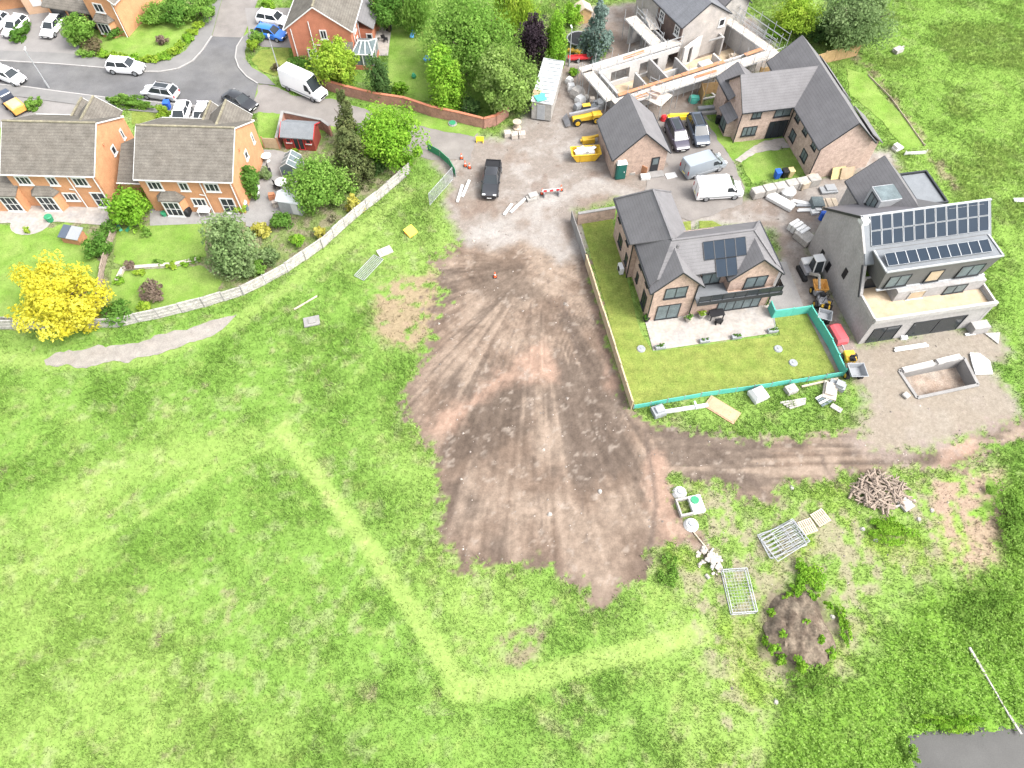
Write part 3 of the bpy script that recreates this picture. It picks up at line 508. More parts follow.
for y,z in ((-1.2,3.1),(-3.4,3.1),(-5.8,3.1),(-1.6,.8),(-4.9,.8)): window(h,6.1,y,z,1.0 if z>1 else 1.2,1.15,(-1,0),2,1,'dark','glasspale')
for x,y in ((-.08,-.1),(6.0,-7.15),(6.0,-.1)): pipe(h,x,y,4.5,'dark')
b_=MB(); b_.prism([(.02,.9),(-.8,1.2),(-.8,2.9),(.02,3.2)],0,2.2); bo=b_.build('bay',br,h); window(h,-.8,2.05,.5,1.5,1.6,(-1,0),2,1,'dark','glasspale',name='bay_window')
MB().slab([(.05,.6,3.0),(.05,3.5,3.0),(-1.1,3.5,2.25),(-1.1,.6,2.25)],.1).build('bay_roof',sl,h)
MB().box(6.0,6.1,-6.95,-6.85,4.0,4.4).build('vent',M['dark'],h)
# ------------------------------------------------------------------ brick garage
h = thing('garage','steep roofed brown brick garage between the yellow skip and the parked cars','garage',(11.04,60.43,0),R(11))
gable_walls(0,5.9,0,6.3,2.7,5.5,'y').build('wall',M['brown_brick'],h); gable_roof(h,0,5.9,0,6.3,2.7,5.5,'y',sl,trim='dark',ov=.3,ve=.2)
d=MB(); d.box(4.25,5.15,-.06,-.0,0,2.05); do=d.build('door',M['dark'],h); MB().box(4.4,5.0,-.075,-.05,1.1,1.9).build('pane',M['glasspale'],do)
MB().box(3.4,5.7,-1.0,-.08,-.05,.18).build('step',M['concrete'],h)
# ------------------------------------------------------------------ grey blockwork house under construction on the right
h = thing('blockwork_house','grey blockwork house with box dormer and two rows of solar panels','house',(32.5,38.1,0),R(10)); bk=M['block']
W=11.9; TZ=3.3; RZ=8.75; RY=7.7
prof=[(0,-.1),(3.0,-.1),(12.2,-.1),(12.2,5.3),(RY,RZ),(4.6,6.0),(2.9,TZ),(0,TZ)]
MB().loft([[(0,y,z) for y,z in prof],[(.3,y,z) for y,z in prof]]).build('gable_wall',bk,h); prof=[(0,-.1),(RY,-.1),(RY,RZ),(4.6,6.0),(2.9,TZ),(0,TZ)]; MB().loft([[(W-.3,y,z) for y,z in prof],[(W,y,z) for y,z in prof]]).build('gable_wall',bk,h); MB().box(8.2,W-.3,RY-.3,RY,-.1,RZ).build('rear_wall',bk,h)
w=MB(); w.box(.3,W-.3,.02,.3,-.1,TZ-.02); w.build('wall',bk,h)
MB().box(.3,W-.3,.3,4.2,3.0,3.15).build('terrace',M['ply'],h)
w=MB(); w.bar((.0,.0,TZ+.25),(W,.0,TZ+.25),.28,.5); w.bar((.1,.2,TZ+.2),(.1,2.9,TZ+.2),.2,.4); w.bar((W-.1,.2,TZ+.2),(W-.1,2.9,TZ+.2),.2,.4); w.build('parapet',mat('parapet_block',(.3,.288,.275),var=.12),h)
w=MB(); w.box(.35,3.0,4.1,4.3,3.0,4.55); w.box(2.9,3.3,2.1,4.3,3.0,4.45); w.box(3.3,W-.35,2.1,2.9,3.0,4.45); w.build('upper_wall',bk,h)
window(h,5.0,2.1,3.2,1.6,1.05,F,1,1,'offwhite','ply'); window(h,8.8,2.1,3.2,2.1,1.1,F,2,1,'dark','glasspale'); window(h,1.6,4.1,3.2,1.6,1.25,F,1,1,'dark','dark')
window(h,2.0,.02,.05,2.7,2.2,F,2,1,'dark','glass',name='patio_door',sill=False); window(h,7.2,.02,.05,5.3,2.25,F,2,1,'dark','glass',name='patio_door',sill=False)
MB().box(10.9,W+.6,-.9,.0,0,.95).build('side_step',bk,h)
# roof over the back, PV slope, dormer box
r=MB(); r.slab([(.05,4.5,6.08),(W+.45,4.5,6.08),(W+.45,RY,RZ+.15),(.05,RY,RZ+.15)],.14); r.build('roof',M['lead'],h)
r=MB(); r.slab([(-.15,RY,RZ+.15),(8.4,RY,RZ+.15),(8.4,12.6,5.25),(-.15,12.6,5.25)],.14); r.build('rear_roof',M['slate_x'],h)
MB().bar((.0,RY,RZ+.18),(W+.47,RY,RZ+.18),.22,.08).build('ridge',M['galv'],h)
MB().bar((-.16,RY,RZ+.1),(-.16,12.6,5.2),.08,.22).build('verge_board',M['dark'],h); MB().bar((-.16,2.9,3.5),(-.16,4.55,6.05),.1,.2).build('verge_board',M['dark'],h)
MB().bar((-.05,5.2,6.8),(-.05,7.4,8.45),.2,.2).build('parapet',M['block'],h)
MB().box(-.15,.5,7.1,7.9,8.3,8.85).build('wrapped_stack',M['white'],h)
dm=MB(); dm.loft([[(1.15,2.75,4.5),(11.3,2.75,4.5),(11.8,2.65,7.0),(.75,2.65,7.0)],[(1.15,5.3,4.5),(11.3,5.3,4.5),(11.8,5.3,7.0),(.75,5.3,7.0)]]); dm.build('dormer',mat('dormer_cladding',(.1,.097,.093),rough=.75,var=.08,courses=('Z',.3,.8,.12)),h)
MB().box(.9,11.65,2.8,5.2,7.01,7.06).build('dormer_roof',M['lead'],h)
w=MB()
for p,q in (((.72,2.63,7.08),(11.85,2.63,7.08)),((.75,2.65,7.08),(.75,5.2,7.08)),((11.8,2.65,7.08),(11.8,5.2,7.08))): w.bar(p,q,.16,.14)
w.build('dormer_edge',M['galv'],h); w=MB(); w.bar((1.0,2.72,4.48),(11.6,2.72,4.48),.25,.12); w.build('dormer_base',M['galv'],h)
for x,w_,g_ in ((2.6,2.1,'glasspale'),(6.1,1.4,'ply'),(9.6,2.3,'glasspale')): window(h,x,2.68,4.75,w_,1.5,F,2 if g_!='ply' else 1,1,'dark',g_)
# rear wing with its own dormer, and a flat roofed block
gable_walls(3.4,8.4,9.0,15,5.9,8.3,'y').build('rear_wall',bk,h); gable_roof(h,3.4,8.4,RY+.4,15,5.9,8.3,'y',M['slate'],trim='dark',ends=(0,1))
rd=MB(); rd.box(3.3,5.4,10.0,12.0,6.0,7.95); ro=rd.build('rear_dormer',M['galv'],h); window(h,3.3,11.0,6.2,1.3,1.5,(-1,0),2,1,'dark','glasspale'); MB().box(3.4,5.6,10.1,11.9,7.95,7.99).build('rear_dormer_roof',M['glasspale'],h)
MB().box(9.3,12.6,11.6,16.2,-.1,4.6).build('flat_block',bk,h); MB().box(9.5,12.4,11.8,16.0,4.6,4.64).build('flat_roof',M['lead'],h)
w=MB(); w.box(9.3,12.6,11.6,11.78,4.6,4.85); w.box(9.3,12.6,16.02,16.2,4.6,4.85); w.box(12.42,12.6,11.78,16.02,4.6,4.85); w.build('flat_roof_edge',M['dark'],h)
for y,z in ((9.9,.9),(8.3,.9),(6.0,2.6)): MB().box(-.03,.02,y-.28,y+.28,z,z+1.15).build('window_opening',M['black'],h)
sp=thing('solar_array','long double row of dark solar panels on the grey roof slope under the ridge','solar panels',(32.5,38.1,0),R(10)); kk=(RZ+.15-6.08)/(RY-4.5)
for i in range(11):
    x=1.15+i*1.04
    for j in range(2):
        y0=5.62+j*1.03; z0=6.08+(y0-4.5)*kk+.1; z1=z0+.97*kk; p=MB(); p.slab([(x-.47,y0,z0),(x+.47,y0,z0),(x+.47,y0+.97,z1),(x-.47,y0+.97,z1)],.05); po=p.build('panel',M['pv'],sp)
        fr=MB()
        for a,b in (((x-.47,y0,z0),(x+.47,y0,z0)),((x-.47,y0+.97,z1),(x+.47,y0+.97,z1)),((x-.47,y0,z0),(x-.47,y0+.97,z1)),((x+.47,y0,z0),(x+.47,y0+.97,z1))): fr.bar(a,b,.035,.055)
        fr.build('frame',M['alu'],po)
sp=thing('solar_array','single row of tilted solar panels standing on the flat dormer roof','solar panels',(32.5,38.1,0),R(10))
for i in range(10):
    x=1.55+i*.99; p=MB(); p.slab([(x-.45,3.15,7.25),(x+.45,3.15,7.25),(x+.45,4.3,7.6),(x-.45,4.3,7.6)],.05); po=p.build('panel',M['pv'],sp)
    fr=MB(); 
    for a,b in (((x-.48,3.15,7.25),(x+.48,3.15,7.25)),((x-.48,4.3,7.6),(x+.48,4.3,7.6)),((x-.48,3.15,7.25),(x-.48,4.3,7.6)),((x+.48,3.15,7.25),(x+.48,4.3,7.6)),((x-.4,4.25,7.06),(x-.4,4.25,7.58)),((x+.4,4.25,7.06),(x+.4,4.25,7.58))): fr.bar(a,b,.035,.055)
    fr.build('frame',M['alu'],po)
# ------------------------------------------------------------------ building site with scaffold at the top
SX,SY,SR=11.64,69.25,R(25.5)
h = thing('unfinished_house','roofless pale block house shell with window openings inside the boarded scaffold','house',(SX,SY,0),SR); wb=M['blockwhite']
def wall_seg(x0,y0,x1,y1,z1,holes=(),th=.22,z0=-.05,m=wb):
    a=Vector((x0,y0,0)); d=Vector((x1-x0,y1-y0,0)); L_=d.length; d/=L_; w=MB(); s=0
    for c,wd,b,t in sorted(holes):
        w.bar(a+d*s+Vector((0,0,(z0+z1)/2)),a+d*(c-wd/2)+Vector((0,0,(z0+z1)/2)),th,z1-z0)
        for zz0,zz1 in ((z0,b),(t,z1)):
            if zz1-zz0>.05: w.bar(a+d*(c-wd/2)+Vector((0,0,(zz0+zz1)/2)),a+d*(c+wd/2)+Vector((0,0,(zz0+zz1)/2)),th,zz1-zz0)
        s=c+wd/2
    w.bar(a+d*s+Vector((0,0,(z0+z1)/2)),a+d*L_+Vector((0,0,(z0+z1)/2)),th,z1-z0); return w.build('wall',m,h)
MB().box(1.4,21,1.4,6.2,-.02,.06).build('floor',M['ply'],h); MB().box(13,21,6.2,9.5,-.02,.05).build('floor',M['earth'],h)
wall_seg(1.4,1.4,21.2,1.4,2.7,((4,2,.9,2.1),(9,2,.9,2.1),(15,2.4,.9,2.1))); wall_seg(1.4,1.6,1.4,6.0,2.7); wall_seg(1.4,6.1,12.6,6.1,2.7,((3.0,2.6,.7,2.1),(7.0,2.6,.5,2.1),(10.4,1.6,0,2.1)))
wall_seg(21.1,1.6,21.1,9.6,2.7); wall_seg(12.8,5.4,17.0,7.0,2.9,((1.5,.7,.1,2.3),)); wall_seg(5.6,1.6,5.6,4.6,2.2,m=M['block']); wall_seg(8.4,1.6,8.4,5.9,2.4,m=M['block']); wall_seg(11.4,1.6,11.4,5.0,2.3,m=M['block']); wall_seg(8.5,4.0,11.3,4.0,1.5); wall_seg(11.5,3.2,13.6,3.2,1.4); wall_seg(17.2,1.6,17.2,5.0,1.2); wall_seg(18.8,5.6,18.8,9.6,2.5,m=M['block'])
wall_seg(11.8,7.0,11.8,13.6,2.6); wall_seg(9.6,9.6,11.7,9.6,2.4,m=M['block']); wall_seg(9.6,12.8,11.7,12.8,2.4)
MB().box(14.0,15.6,2.4,3.8,.1,1.6).build('block_stack',M['white'],h); MB().tube((16.2,8.6,.2),(18.4,5.4,2.8),.12,8).build('drain_pipe',M['white'],h)
h2 = thing('old_house','old house with dark slate roof and grey gable rising behind the scaffold','house',(SX,SY,0),SR)
gable_walls(13.0,19.6,6.6,17,4.8,6.9,'y').build('wall',mat('old_render',(.27,.25,.235),var=.15,scale=1.,col2=(.33,.3,.27)),h2); gable_roof(h2,13.0,19.6,6.6,17,4.8,6.9,'y',mat('slate_roof',(.115,.118,.128),rough=.7,var=.12,scale=1.,fine=8.,courses=('Z',.22,.85,.2)),trim='dark',ov=.25,ve=.1)
w=MB(); w.box(12.93,13.0,6.6,12,.0,4.9); w.build('side_wall',mat('dark_brick',(.1,.07,.06),var=.2,scale=2.),h2)
for y in (7.6,11.0): window(h2,12.93,y,3.2,1.0,1.2,(-1,0),2,2,'white'); 
window(h2,18.7,6.6,3.4,.9,1.0,F,1,1,'white','black'); MB().box(17.2,18.2,10.5,11.6,6.5,8.8).build('chimney',M['orange_brick'],h2)
gable_walls(19.5,24,8.4,15,4.2,6.2,'y').build('rear_wall',M['offwhite'],h2); gable_roof(h2,19.5,24,8.4,15,4.2,6.2,'y',sl,trim='dark',ov=.2)
sc = thing('scaffold','tube scaffold with pale boarded walkways round the roofless block house','scaffold',(SX,SY,0),SR)
runs=[((0,0),(22.6,0),1.35),((0,.7),(0,6.6),1.3),((-.6,6.9),(13,6.9),1.2),((22.0,.7),(20.2,12.5),1.3),((10.2,7.6),(10.2,13.8),1.6),((11.6,10.2),(13,14.5),1.2)]
for (p,q,wd) in runs:
    a,b=Vector((*p,2.85)),Vector((*q,2.85)); d=(b-a).normalized(); s=d.cross(Vector((0,0,1))); dk=MB(); n=5
    for i in range(n): o_=s*(wd*(i+.5)/n-wd/2); dk.bar(a+o_,b+o_,wd/n-.02,.05)
    dk.build('deck',M['board'],sc)
tb=MB(); tb.bar((1.0,1.0,3.0),(9.5,1.0,3.0),.45,.06); tb.bar((9.6,1.0,3.0),(15.5,1.0,3.0),.5,.06); tb.bar((18.5,1.0,3.0),(21,1.1,3.0),.5,.06); tb.build('inner_board',M['brownboard'],sc)
po=[]; 
for (p,q,wd) in runs:
    a,b=Vector((*p,0)),Vector((*q,0)); L_=(b-a).length; d=(b-a)/L_; s=d.cross(Vector((0,0,1)))
    n=max(1,round(L_/2.1))
    for i in range(n+1):
        for sg in (-1,1):
            po.append(a+d*(L_*i/n)+s*sg*(wd/2+.05))
    rl=MB()
    for z in (3.35,3.85):
        rl.tube(a+s*(wd/2+.05)+Vector((0,0,z)),b+s*(wd/2+.05)+Vector((0,0,z)),.03,5)
    rl.tube(a+s*(wd/2+.05)+Vector((0,0,2.8)),b+s*(wd/2+.05)+Vector((0,0,2.8)),.03,5); rl.tube(a-s*(wd/2+.05)+Vector((0,0,2.8)),b-s*(wd/2+.05)+Vector((0,0,2.8)),.03,5); rl.build('guard_rail',M['galv'],sc)
for p in po: MB().tube(p,p+Vector((0,0,4.1)),.035,5).build('standard',M['galv'],sc)
pl=thing('loading_bay','boarded scaffold loading bay standing just behind the steep brick garage roof','scaffold bay',at(655,95,2.6).xy.to_3d(),SR-R(64))
MB().box(-1.6,1.6,-1.3,1.3,2.5,2.58).build('deck',M['board'],pl); g=MB()
for x in (-1.6,0,1.6):
    for y in (-1.3,1.3): g.tube((x,y,0),(x,y,3.6),.035,5)
for z in (3.0,3.5): g.tube((-1.6,-1.3,z),(1.6,-1.3,z),.03,5); g.tube((-1.6,1.3,z),(1.6,1.3,z),.03,5)
g.build('frame',M['galv'],pl)
solo(MB().box(-.8,.5,-.7,.6,0,.5).box(-.5,.7,-.4,.5,.5,.8),'block_stack',M['pink_brick'],'stack of purplish blocks lying on the scaffold loading bay','blocks',at(655,95,2.6)+Vector((0,0,-.01)),R(-30))
g=thing('scaffold','bare tube scaffold poles standing along the right edge of the block house','scaffold',(SX,SY,0),SR); g_=MB()
for i in range(7):
    for s in (0,1.2): g_.tube((23.6+s-i*.35,1.0+i*2.4,0),(23.6+s-i*.35,1.0+i*2.4,4.3),.035,5)
for z in (1.6,3.0,3.9): g_.tube((23.6,1,z),(21.5,15.4,z),.03,5); g_.tube((24.8,1,z),(22.7,15.4,z),.03,5)
g_.build('tube_frame',M['galv'],g)

rq=random.Random(9)
for k,(x,y,m_,l) in enumerate(((3.2,3.2,'stone','brick stack on the floor in the left room of the block shell'),(6.8,2.6,'pallet','timber pile on the floor of the second room of the block shell'),(9.8,2.6,'concrete','grey block stack in the third room of the block shell'),(14.6,8.0,'brown_brick','reddish brick stack before the grey gable of the old house'),(19.9,4.2,'pallet','boards stacked in the far right room of the block shell'))):
    m=MB(); m.box(-.6,.5,-.5,.4,0,.5).box(-.3,.75,-.3,.55,0,.35).box(-.4,.2,-.3,.2,.5,.72); mw=Matrix.Translation((SX,SY,0))@Matrix.Rotation(SR,4,'Z'); p=mw@Vector((x,y,.06)); solo(m,'block_stack',M[m_],l,'stack',p,SR+rq.uniform(-.4,.4))
for k,(x,y,a,l) in enumerate(((4.0,-.1,2,'loose planks on the left end of the front scaffold deck'),(12.2,.1,-3,'loose planks halfway along the front scaffold deck'),(6.5,6.9,3,'loose planks on the back scaffold deck'))):
    m=MB(); m.box(-1.5,1.5,-.3,-.08,0,.06).box(-1.3,1.6,-.05,.17,0,.06).box(-1.0,1.2,-.2,.0,.065,.12); p=Matrix.Translation((SX,SY,0))@Matrix.Rotation(SR,4,'Z')@Vector((x,y,2.89)); solo(m,'plank',M['brownboard'],l,'planks',p,SR+R(a))
# ------------------------------------------------------------------ fences and walls
def fence_run(name,label,cat,line,hgt,m,post_m,pitch=1.85,th=.06,post=.11,cap=0,rail=False,group=None,mesh_part='panel'):
    line=[Vector((p[0],p[1],0)) for p in line]; t=thing(name,label,cat,line[0],0,group); jit=.05 if name=='garden_fence' else .015; o0=line[0]; first=True
    for p,q in zip(line[:-1],line[1:]):
        p=p-o0; q=q-o0; L_=(q-p).length; n=max(1,round(L_/pitch)); d=(q-p)/n
        for i in range(n):
            a=p+d*i; b=a+d; hh=hgt*(1+random.uniform(-.08,.05)); pm=MB(); u=d.normalized()*.03; g=Vector((0,0,hh/2)); sd=Vector((-d.y,d.x,0)).normalized()*random.uniform(-jit,jit); pm.bar(a+u+g+sd,b-u+g-sd,th,hh-.04)
            if name=='garden_fence':
                for zz in (.3,.62,.94): pm.bar(a+u+Vector((0,0,hh*zz))+sd*1.,b-u+Vector((0,0,hh*zz))-sd,th+.09,.07)
            if cap: pm.bar(a+u+Vector((0,0,hh)),b-u+Vector((0,0,hh)),th+cap,.05)
            pm.build(mesh_part,m,t)
        for i in range(n+(1 if q is line[-1]-o0 or True else 0)):
            if i==0 and not first: continue
            a=p+d*i; MB().box(a.x-post/2,a.x+post/2,a.y-post/2,a.y+post/2,0,hgt+.08).build('post',post_m,t)
        first=False
    return t
def wall_run(name,label,line,hgt,m,th=.25,cap_m=None):
    line=[Vector((p[0],p[1],0)) for p in line]; t=thing(name,label,'wall',line[0]); w=MB(); c=MB()
    for p,q in zip(line[:-1],line[1:]):
        p=p-line[0]; q=q-line[0]; w.bar(p+Vector((0,0,hgt/2-.05)),q+Vector((0,0,hgt/2-.05)),th,hgt+.1); c.bar(p+Vector((0,0,hgt+.04)),q+Vector((0,0,hgt+.04)),th+.08,.08)
    w.build('wall',m,t); c.build('coping',cap_m or m,t); return t
fence_run('garden_fence','long weathered pale board fence curving between the gardens and the meadow','fence',pts((-20,329),(60,329),(118,327),(160,318),(205,307),(244,295),(266,284),(288,272),(323,248),(356,218),(378,201),(410,173)),1.35,M['oldfence'],M['concrete'],cap=.05)
fence_run('rail_fence','low grey post and rail fence below the yellow tree','fence',pts((-10,322),(30,324),(58,328)),.9,M['oldfence'],M['oldfence'],th=.04)
wall_run('brick_wall','curving red brick garden wall along the lane behind the parked van',pts((308,84),(345,95),(378,103),(405,107),(432,116),(460,122),(484,128),(496,125),(508,116)),1.3,M['wall_brick'],cap_m=M['red_brick'])
wall_run('yard_wall','brown brick wall closing the top of the fenced lawn',pts((577,224),(614,218)),1.5,M['brown_brick'],cap_m=M['concrete'])
fence_run('boundary_wall','grey board fence beside the brown brick wall, upper stretch of the lawn edge','fence',pts((571,221),(585,263)),1.35,M['concrete'],M['concrete'],pitch=1.8)
fence_run('timber_fence','straight new timber fence between bare soil and the lawn','fence',pts((585,263),(603,320),(631,409)),1.35,M['fence'],M['fence'],cap=.08)
tf=fence_run('mesh_fence','turquoise mesh fence with posts round the lower edge of the lawn','fence',pts((633,409),(700,397),(770,387),(842,376)),.75,M['teal'],M['steel'],pitch=1.55,th=.05,post=.07)
fence_run('mesh_fence','turquoise mesh fence sheeted along the right side of the lawn','fence',pts((842,376),(828,346),(808,313),(772,318),(768,309)),1.15,M['teal'],M['teal'],pitch=1.9,th=.12,post=.12)
fence_run('timber_fence','golden timber fence corner left of the pale brick house under the scaffold','fence',pts((701,104),(699,95),(726,92)),1.7,M['timber'],M['timber'],pitch=1.5)
fence_run('timber_fence','golden timber fence behind the pale brick house roof below the grey tree','fence',pts((757,80),(790,73),(822,64),(856,56)),1.7,M['timber'],M['timber'])
fence_run('picket_fence','thin timber edging fence round the lawn right of the pale brick house','fence',pts((868,76),(890,98),(924,146)),.22,M['pallet'],M['pallet'],th=.04,post=.07)
fence_run('mesh_barrier','green mesh barrier curving beside the lane under the lime tree','barrier',pts((428,150),(440,157),(449,165),(456,177)),1.0,M['green'],M['galv'],pitch=1.5,th=.05,post=.05)
fence_run('timber_gate','short brown board fence beside the orange brick gable','fence',pts((265,148),(280,149)),1.5,M['fence'],M['brownboard'])
wall_run('garden_wall','short red brick wall beside the red summerhouse',pts((280,149),(283,136),(286,122)),1.5,M['wall_brick'],cap_m=M['concrete'])
wall_run('garden_wall','red brick wall behind the red summerhouse along the lane',pts((286,122),(324,130),(332,136)),1.4,M['wall_brick'],cap_m=M['concrete'])
fence_run('garden_fence','thin brown fence between the two back gardens','fence',pts((118,226),(106,262),(100,300),(96,326)),.9,M['log'],M['log'],th=.04,post=.08)
# ------------------------------------------------------------------ trees and shrubs: many small leaves set in clumps
def crown_mesh(rx,ry,rz,n,ls,cols,shape='round',clump=.34,seed=0,ncl=None):
    g=np.random.default_rng(seed); K=ncl or max(14,int(48*min(1.9,(rx*ry*rz)**(1/3)/2)))
    u=g.normal(size=(K,3)); u/=np.linalg.norm(u,axis=1)[:,None]; r=g.uniform(.12,.8,K)**.7; cen=u*r[:,None]
    if shape=='cone': cen[:,2]=g.uniform(-.9,.85,K); wv=np.clip((1.0-cen[:,2])/1.9,.08,1)**.8; a=g.uniform(0,6.28,K); q=g.uniform(.4,.85,K)*wv; cen[:,0]=np.cos(a)*q; cen[:,1]=np.sin(a)*q
    if shape=='box': cen=g.uniform(-.82,.82,(K,3))
    if shape=='column': cen[:,2]=g.uniform(-.85,.8,K); a=g.uniform(0,6.28,K); q=g.uniform(.3,.75,K)*np.where(cen[:,2]>.4,.75,1); cen[:,0]=np.cos(a)*q; cen[:,1]=np.sin(a)*q
    k=g.integers(0,K,n); cr=clump*g.uniform(.4,1.3,K)
    if shape=='cone': cr*=np.clip((1.15-cen[:,2])/1.5,.35,1)
    d=g.normal(size=(n,3)); d/=np.linalg.norm(d,axis=1)[:,None]; rr=g.uniform(.55,1.05,n)
    p=cen[k]+d*(cr[k]*rr)[:,None]
    if shape=='box': p=np.clip(p,-1,1)
    if shape=='willow': p[:,2]-=g.uniform(0,.5,n)**1.5
    S=np.array([rx,ry,rz]); p=p*S
    nrm=d*.7+g.normal(size=(n,3))*.55+cen[k]*.4+np.array([0,0,.35]); nrm/=np.linalg.norm(nrm,axis=1)[:,None]
    t=g.normal(size=(n,3)); t-=nrm*(t*nrm).sum(1)[:,None]; t/=np.linalg.norm(t,axis=1)[:,None]; b=np.cross(nrm,t)
    if shape=='willow': t=t*.3+np.array([0,0,-1.]); 
    L_=(ls*g.uniform(.65,1.35,n))[:,None]; 
    v=np.stack([p-t*L_*.6,p+b*L_*.36+t*L_*.05,p+t*L_*.62,p-b*L_*.36+t*L_*.05],1)
    v[:,2]-=nrm*L_*.1
    cols=np.array(cols); m=g.uniform(0,1,K)[k]*.6+g.uniform(0,1,n)*.4; m=m*(len(cols)-1); i=np.clip(m.astype(int),0,len(cols)-2); f=(m-i)[:,None]
    c=(cols[i]*(1-f)+cols[i+1]*f)*g.uniform(.85,1.15,n)[:,None]
    return v.reshape(-1,3),np.repeat(c,4,0)
def quad_mesh(name,v,c,m,nv=4):
    n=len(v)//nv; me=bpy.data.meshes.new(name); me.vertices.add(len(v)); me.vertices.foreach_set('co',v.astype(np.float32).ravel())
    me.loops.add(len(v)); me.loops.foreach_set('vertex_index',np.arange(len(v),dtype=np.int32)); me.polygons.add(n); me.polygons.foreach_set('loop_start',np.arange(0,len(v),nv,dtype=np.int32)); me.update()
    a=me.attributes.new('Col','FLOAT_COLOR','POINT'); cc=np.ones((len(v),4),np.float32); cc[:,:3]=c; a.data.foreach_set('color',cc.ravel()); me.materials.append(m); me.update(); return me
PAL=dict(olive=[(.13,.22,.045),(.21,.32,.075),(.3,.39,.14)],bramble=[(.13,.25,.038),(.18,.31,.055),(.24,.37,.08)],
 
 lime=[(.12,.27,.025),(.19,.36,.035),(.29,.45,.06)], green=[(.06,.15,.022),(.105,.22,.038),(.17,.31,.06)], mid=[(.1,.21,.032),(.165,.3,.052),(.26,.4,.095)],
 dark=[(.05,.11,.03),(.08,.15,.045),(.12,.2,.06)], grey=[(.1,.165,.06),(.18,.26,.1),(.26,.34,.16)], yellow=[(.46,.41,.03),(.56,.52,.055),(.66,.62,.1)], yelgreen=[(.17,.29,.03),(.27,.4,.045),(.38,.47,.07)],
 conifer=[(.09,.12,.045),(.14,.17,.065),(.2,.22,.085)], spruce=[(.1,.16,.13),(.16,.225,.19),(.23,.3,.27)], purple=[(.03,.022,.03),(.05,.035,.045),(.075,.055,.06)], brown=[(.12,.095,.055),(.17,.14,.08),(.2,.21,.09)], gold=[(.36,.34,.05),(.45,.43,.09),(.52,.5,.17)],
 pink=[(.16,.11,.095),(.21,.16,.125),(.26,.22,.14)], blossom=[(.15,.17,.07),(.28,.26,.17),(.4,.36,.28)])
NT=[0]
def plant(name,label,cat,cx,cy,rpx,rpy,pal,hc=None,shape='round',dens=1.,ls=None,group=None,part='crown',trunk=True,rz=None,yaw=0.,ry=None,clump=.34):
    """cx,cy,rpx,rpy: crown in the photo; hc: height of the crown's centre above ground"""
    NT[0]+=1; mp=mpp(cx,cy)*.9; rx=rpx*mp; hc_=hc if hc is not None else rpy*mp*.8
    rz=rz if rz is not None else min(hc_*1.0,rpy*mp*1.05); ry=ry if ry is not None else rx
    base=at(cx,cy,hc_).xy.to_3d(); ls=ls or (.25 if rx>2 else .21 if rx>1 else .17)
    area=4*math.pi*((rx*ry)**1.6/3+2*(rx*rz)**1.6/3)**(1/1.6); n=int(min(26000,max(160,dens*area*4.6/(ls*ls*.45)*.42)))
    t=thing(name,label,cat,base,yaw,group); v,c=crown_mesh(rx,ry,rz,n,ls,PAL[pal],shape,clump,NT[0]); v[:,2]=np.maximum(v[:,2]+hc_,.03)
    o=bpy.data.objects.new(part,quad_mesh(part,v,c,M['leaf'])); COL.objects.link(o); o.parent=t
    if trunk:
        w=MB(); r0=max(.05,rx*.07); w.tube((0,0,-.1),(0,0,hc_*.7),r0,7,r0*.7); g=random.Random(NT[0])
        for i in range(6 if rx>1.5 else 3): a=g.uniform(0,6.28); q=g.uniform(.45,.75); w.tube((0,0,hc_*g.uniform(.35,.7)),(math.cos(a)*rx*q,math.sin(a)*ry*q,hc_+rz*g.uniform(-.2,.5)),r0*.5,5,r0*.15)
        w.build('trunk' if part=='crown' else 'stem',M['bark'],t)
    return t
T=lambda label,*a,**k: plant('tree',label,'tree',*a,**k)
B=lambda label,*a,**k: plant('shrub',label,'shrub',*a,part='foliage',**k)
T('big bright yellow leaved tree beside the garden fence on the left',57,297,43,50,'yellow',hc=3.7,rz=4.1,dens=1.1,clump=.27)
T('small green tree on the drive beside the bay windowed house',78,30,16,17,'mid',hc=1.9)
T('bright green small tree between the two orange brick gardens',129,208,22,20,'lime',hc=2.0)
T('tall grey green tree in the back garden above the pale fence',228,245,28,40,'grey',hc=3.2,rz=3.6)
T('slim dark conifer column at the edge of the lane',346,118,15,28,'conifer',hc=4.0,shape='cone',rz=4.2)
T('broad olive brown conifer beside the red summerhouse',350,152,27,30,'conifer',hc=3.4,shape='cone',rz=3.6)
T('wide light green tree beside the green mesh barrier',393,135,34,36,'lime',hc=3.6,dens=1.1)
T('dense round clipped green tree behind the silver garden shed',318,184,30,28,'mid',hc=2.9,dens=1.5,clump=.42,ls=.24)
T('yellow green round tree before the red brick house',337,63,25,26,'yelgreen',hc=3.0,dens=1.1)
T('dark green tree right of the white conservatory',379,75,14,22,'dark',hc=3.0)
T('bright lime conical tree by the curving brick wall',444,80,20,30,'lime',hc=3.7,shape='column',rz=4.0,clump=.36)
T('largest broad green tree at the top centre',466,36,42,42,'mid',hc=5.0,dens=1.0)
T('wide green tree with bare brownish patches beside the long white cabin',504,79,34,33,'olive',hc=3.8)
T('dark purple leaved tree among the green trees at the top',534,38,15,24,'purple',hc=4.0,rz=3.4)
T('tall pale lime conifer screen left of the lamp by the building site',556,42,11,38,'lime',hc=3.6,shape='column',rz=3.8,ry=2.2)
T('yellow green weeping tree at the top edge beside the purple tree',515,6,22,20,'yelgreen',hc=4.0,shape='willow')
T('weeping willow hanging over the far end of the play lawn',414,8,20,20,'mid',hc=3.2,shape='willow')
T('dark green tree at the top edge left of the willow',386,8,18,18,'green',hc=3.2)
T('blue grey spruce beside the building site yard',599,28,19,30,'spruce',hc=3.6,shape='cone',rz=3.8)
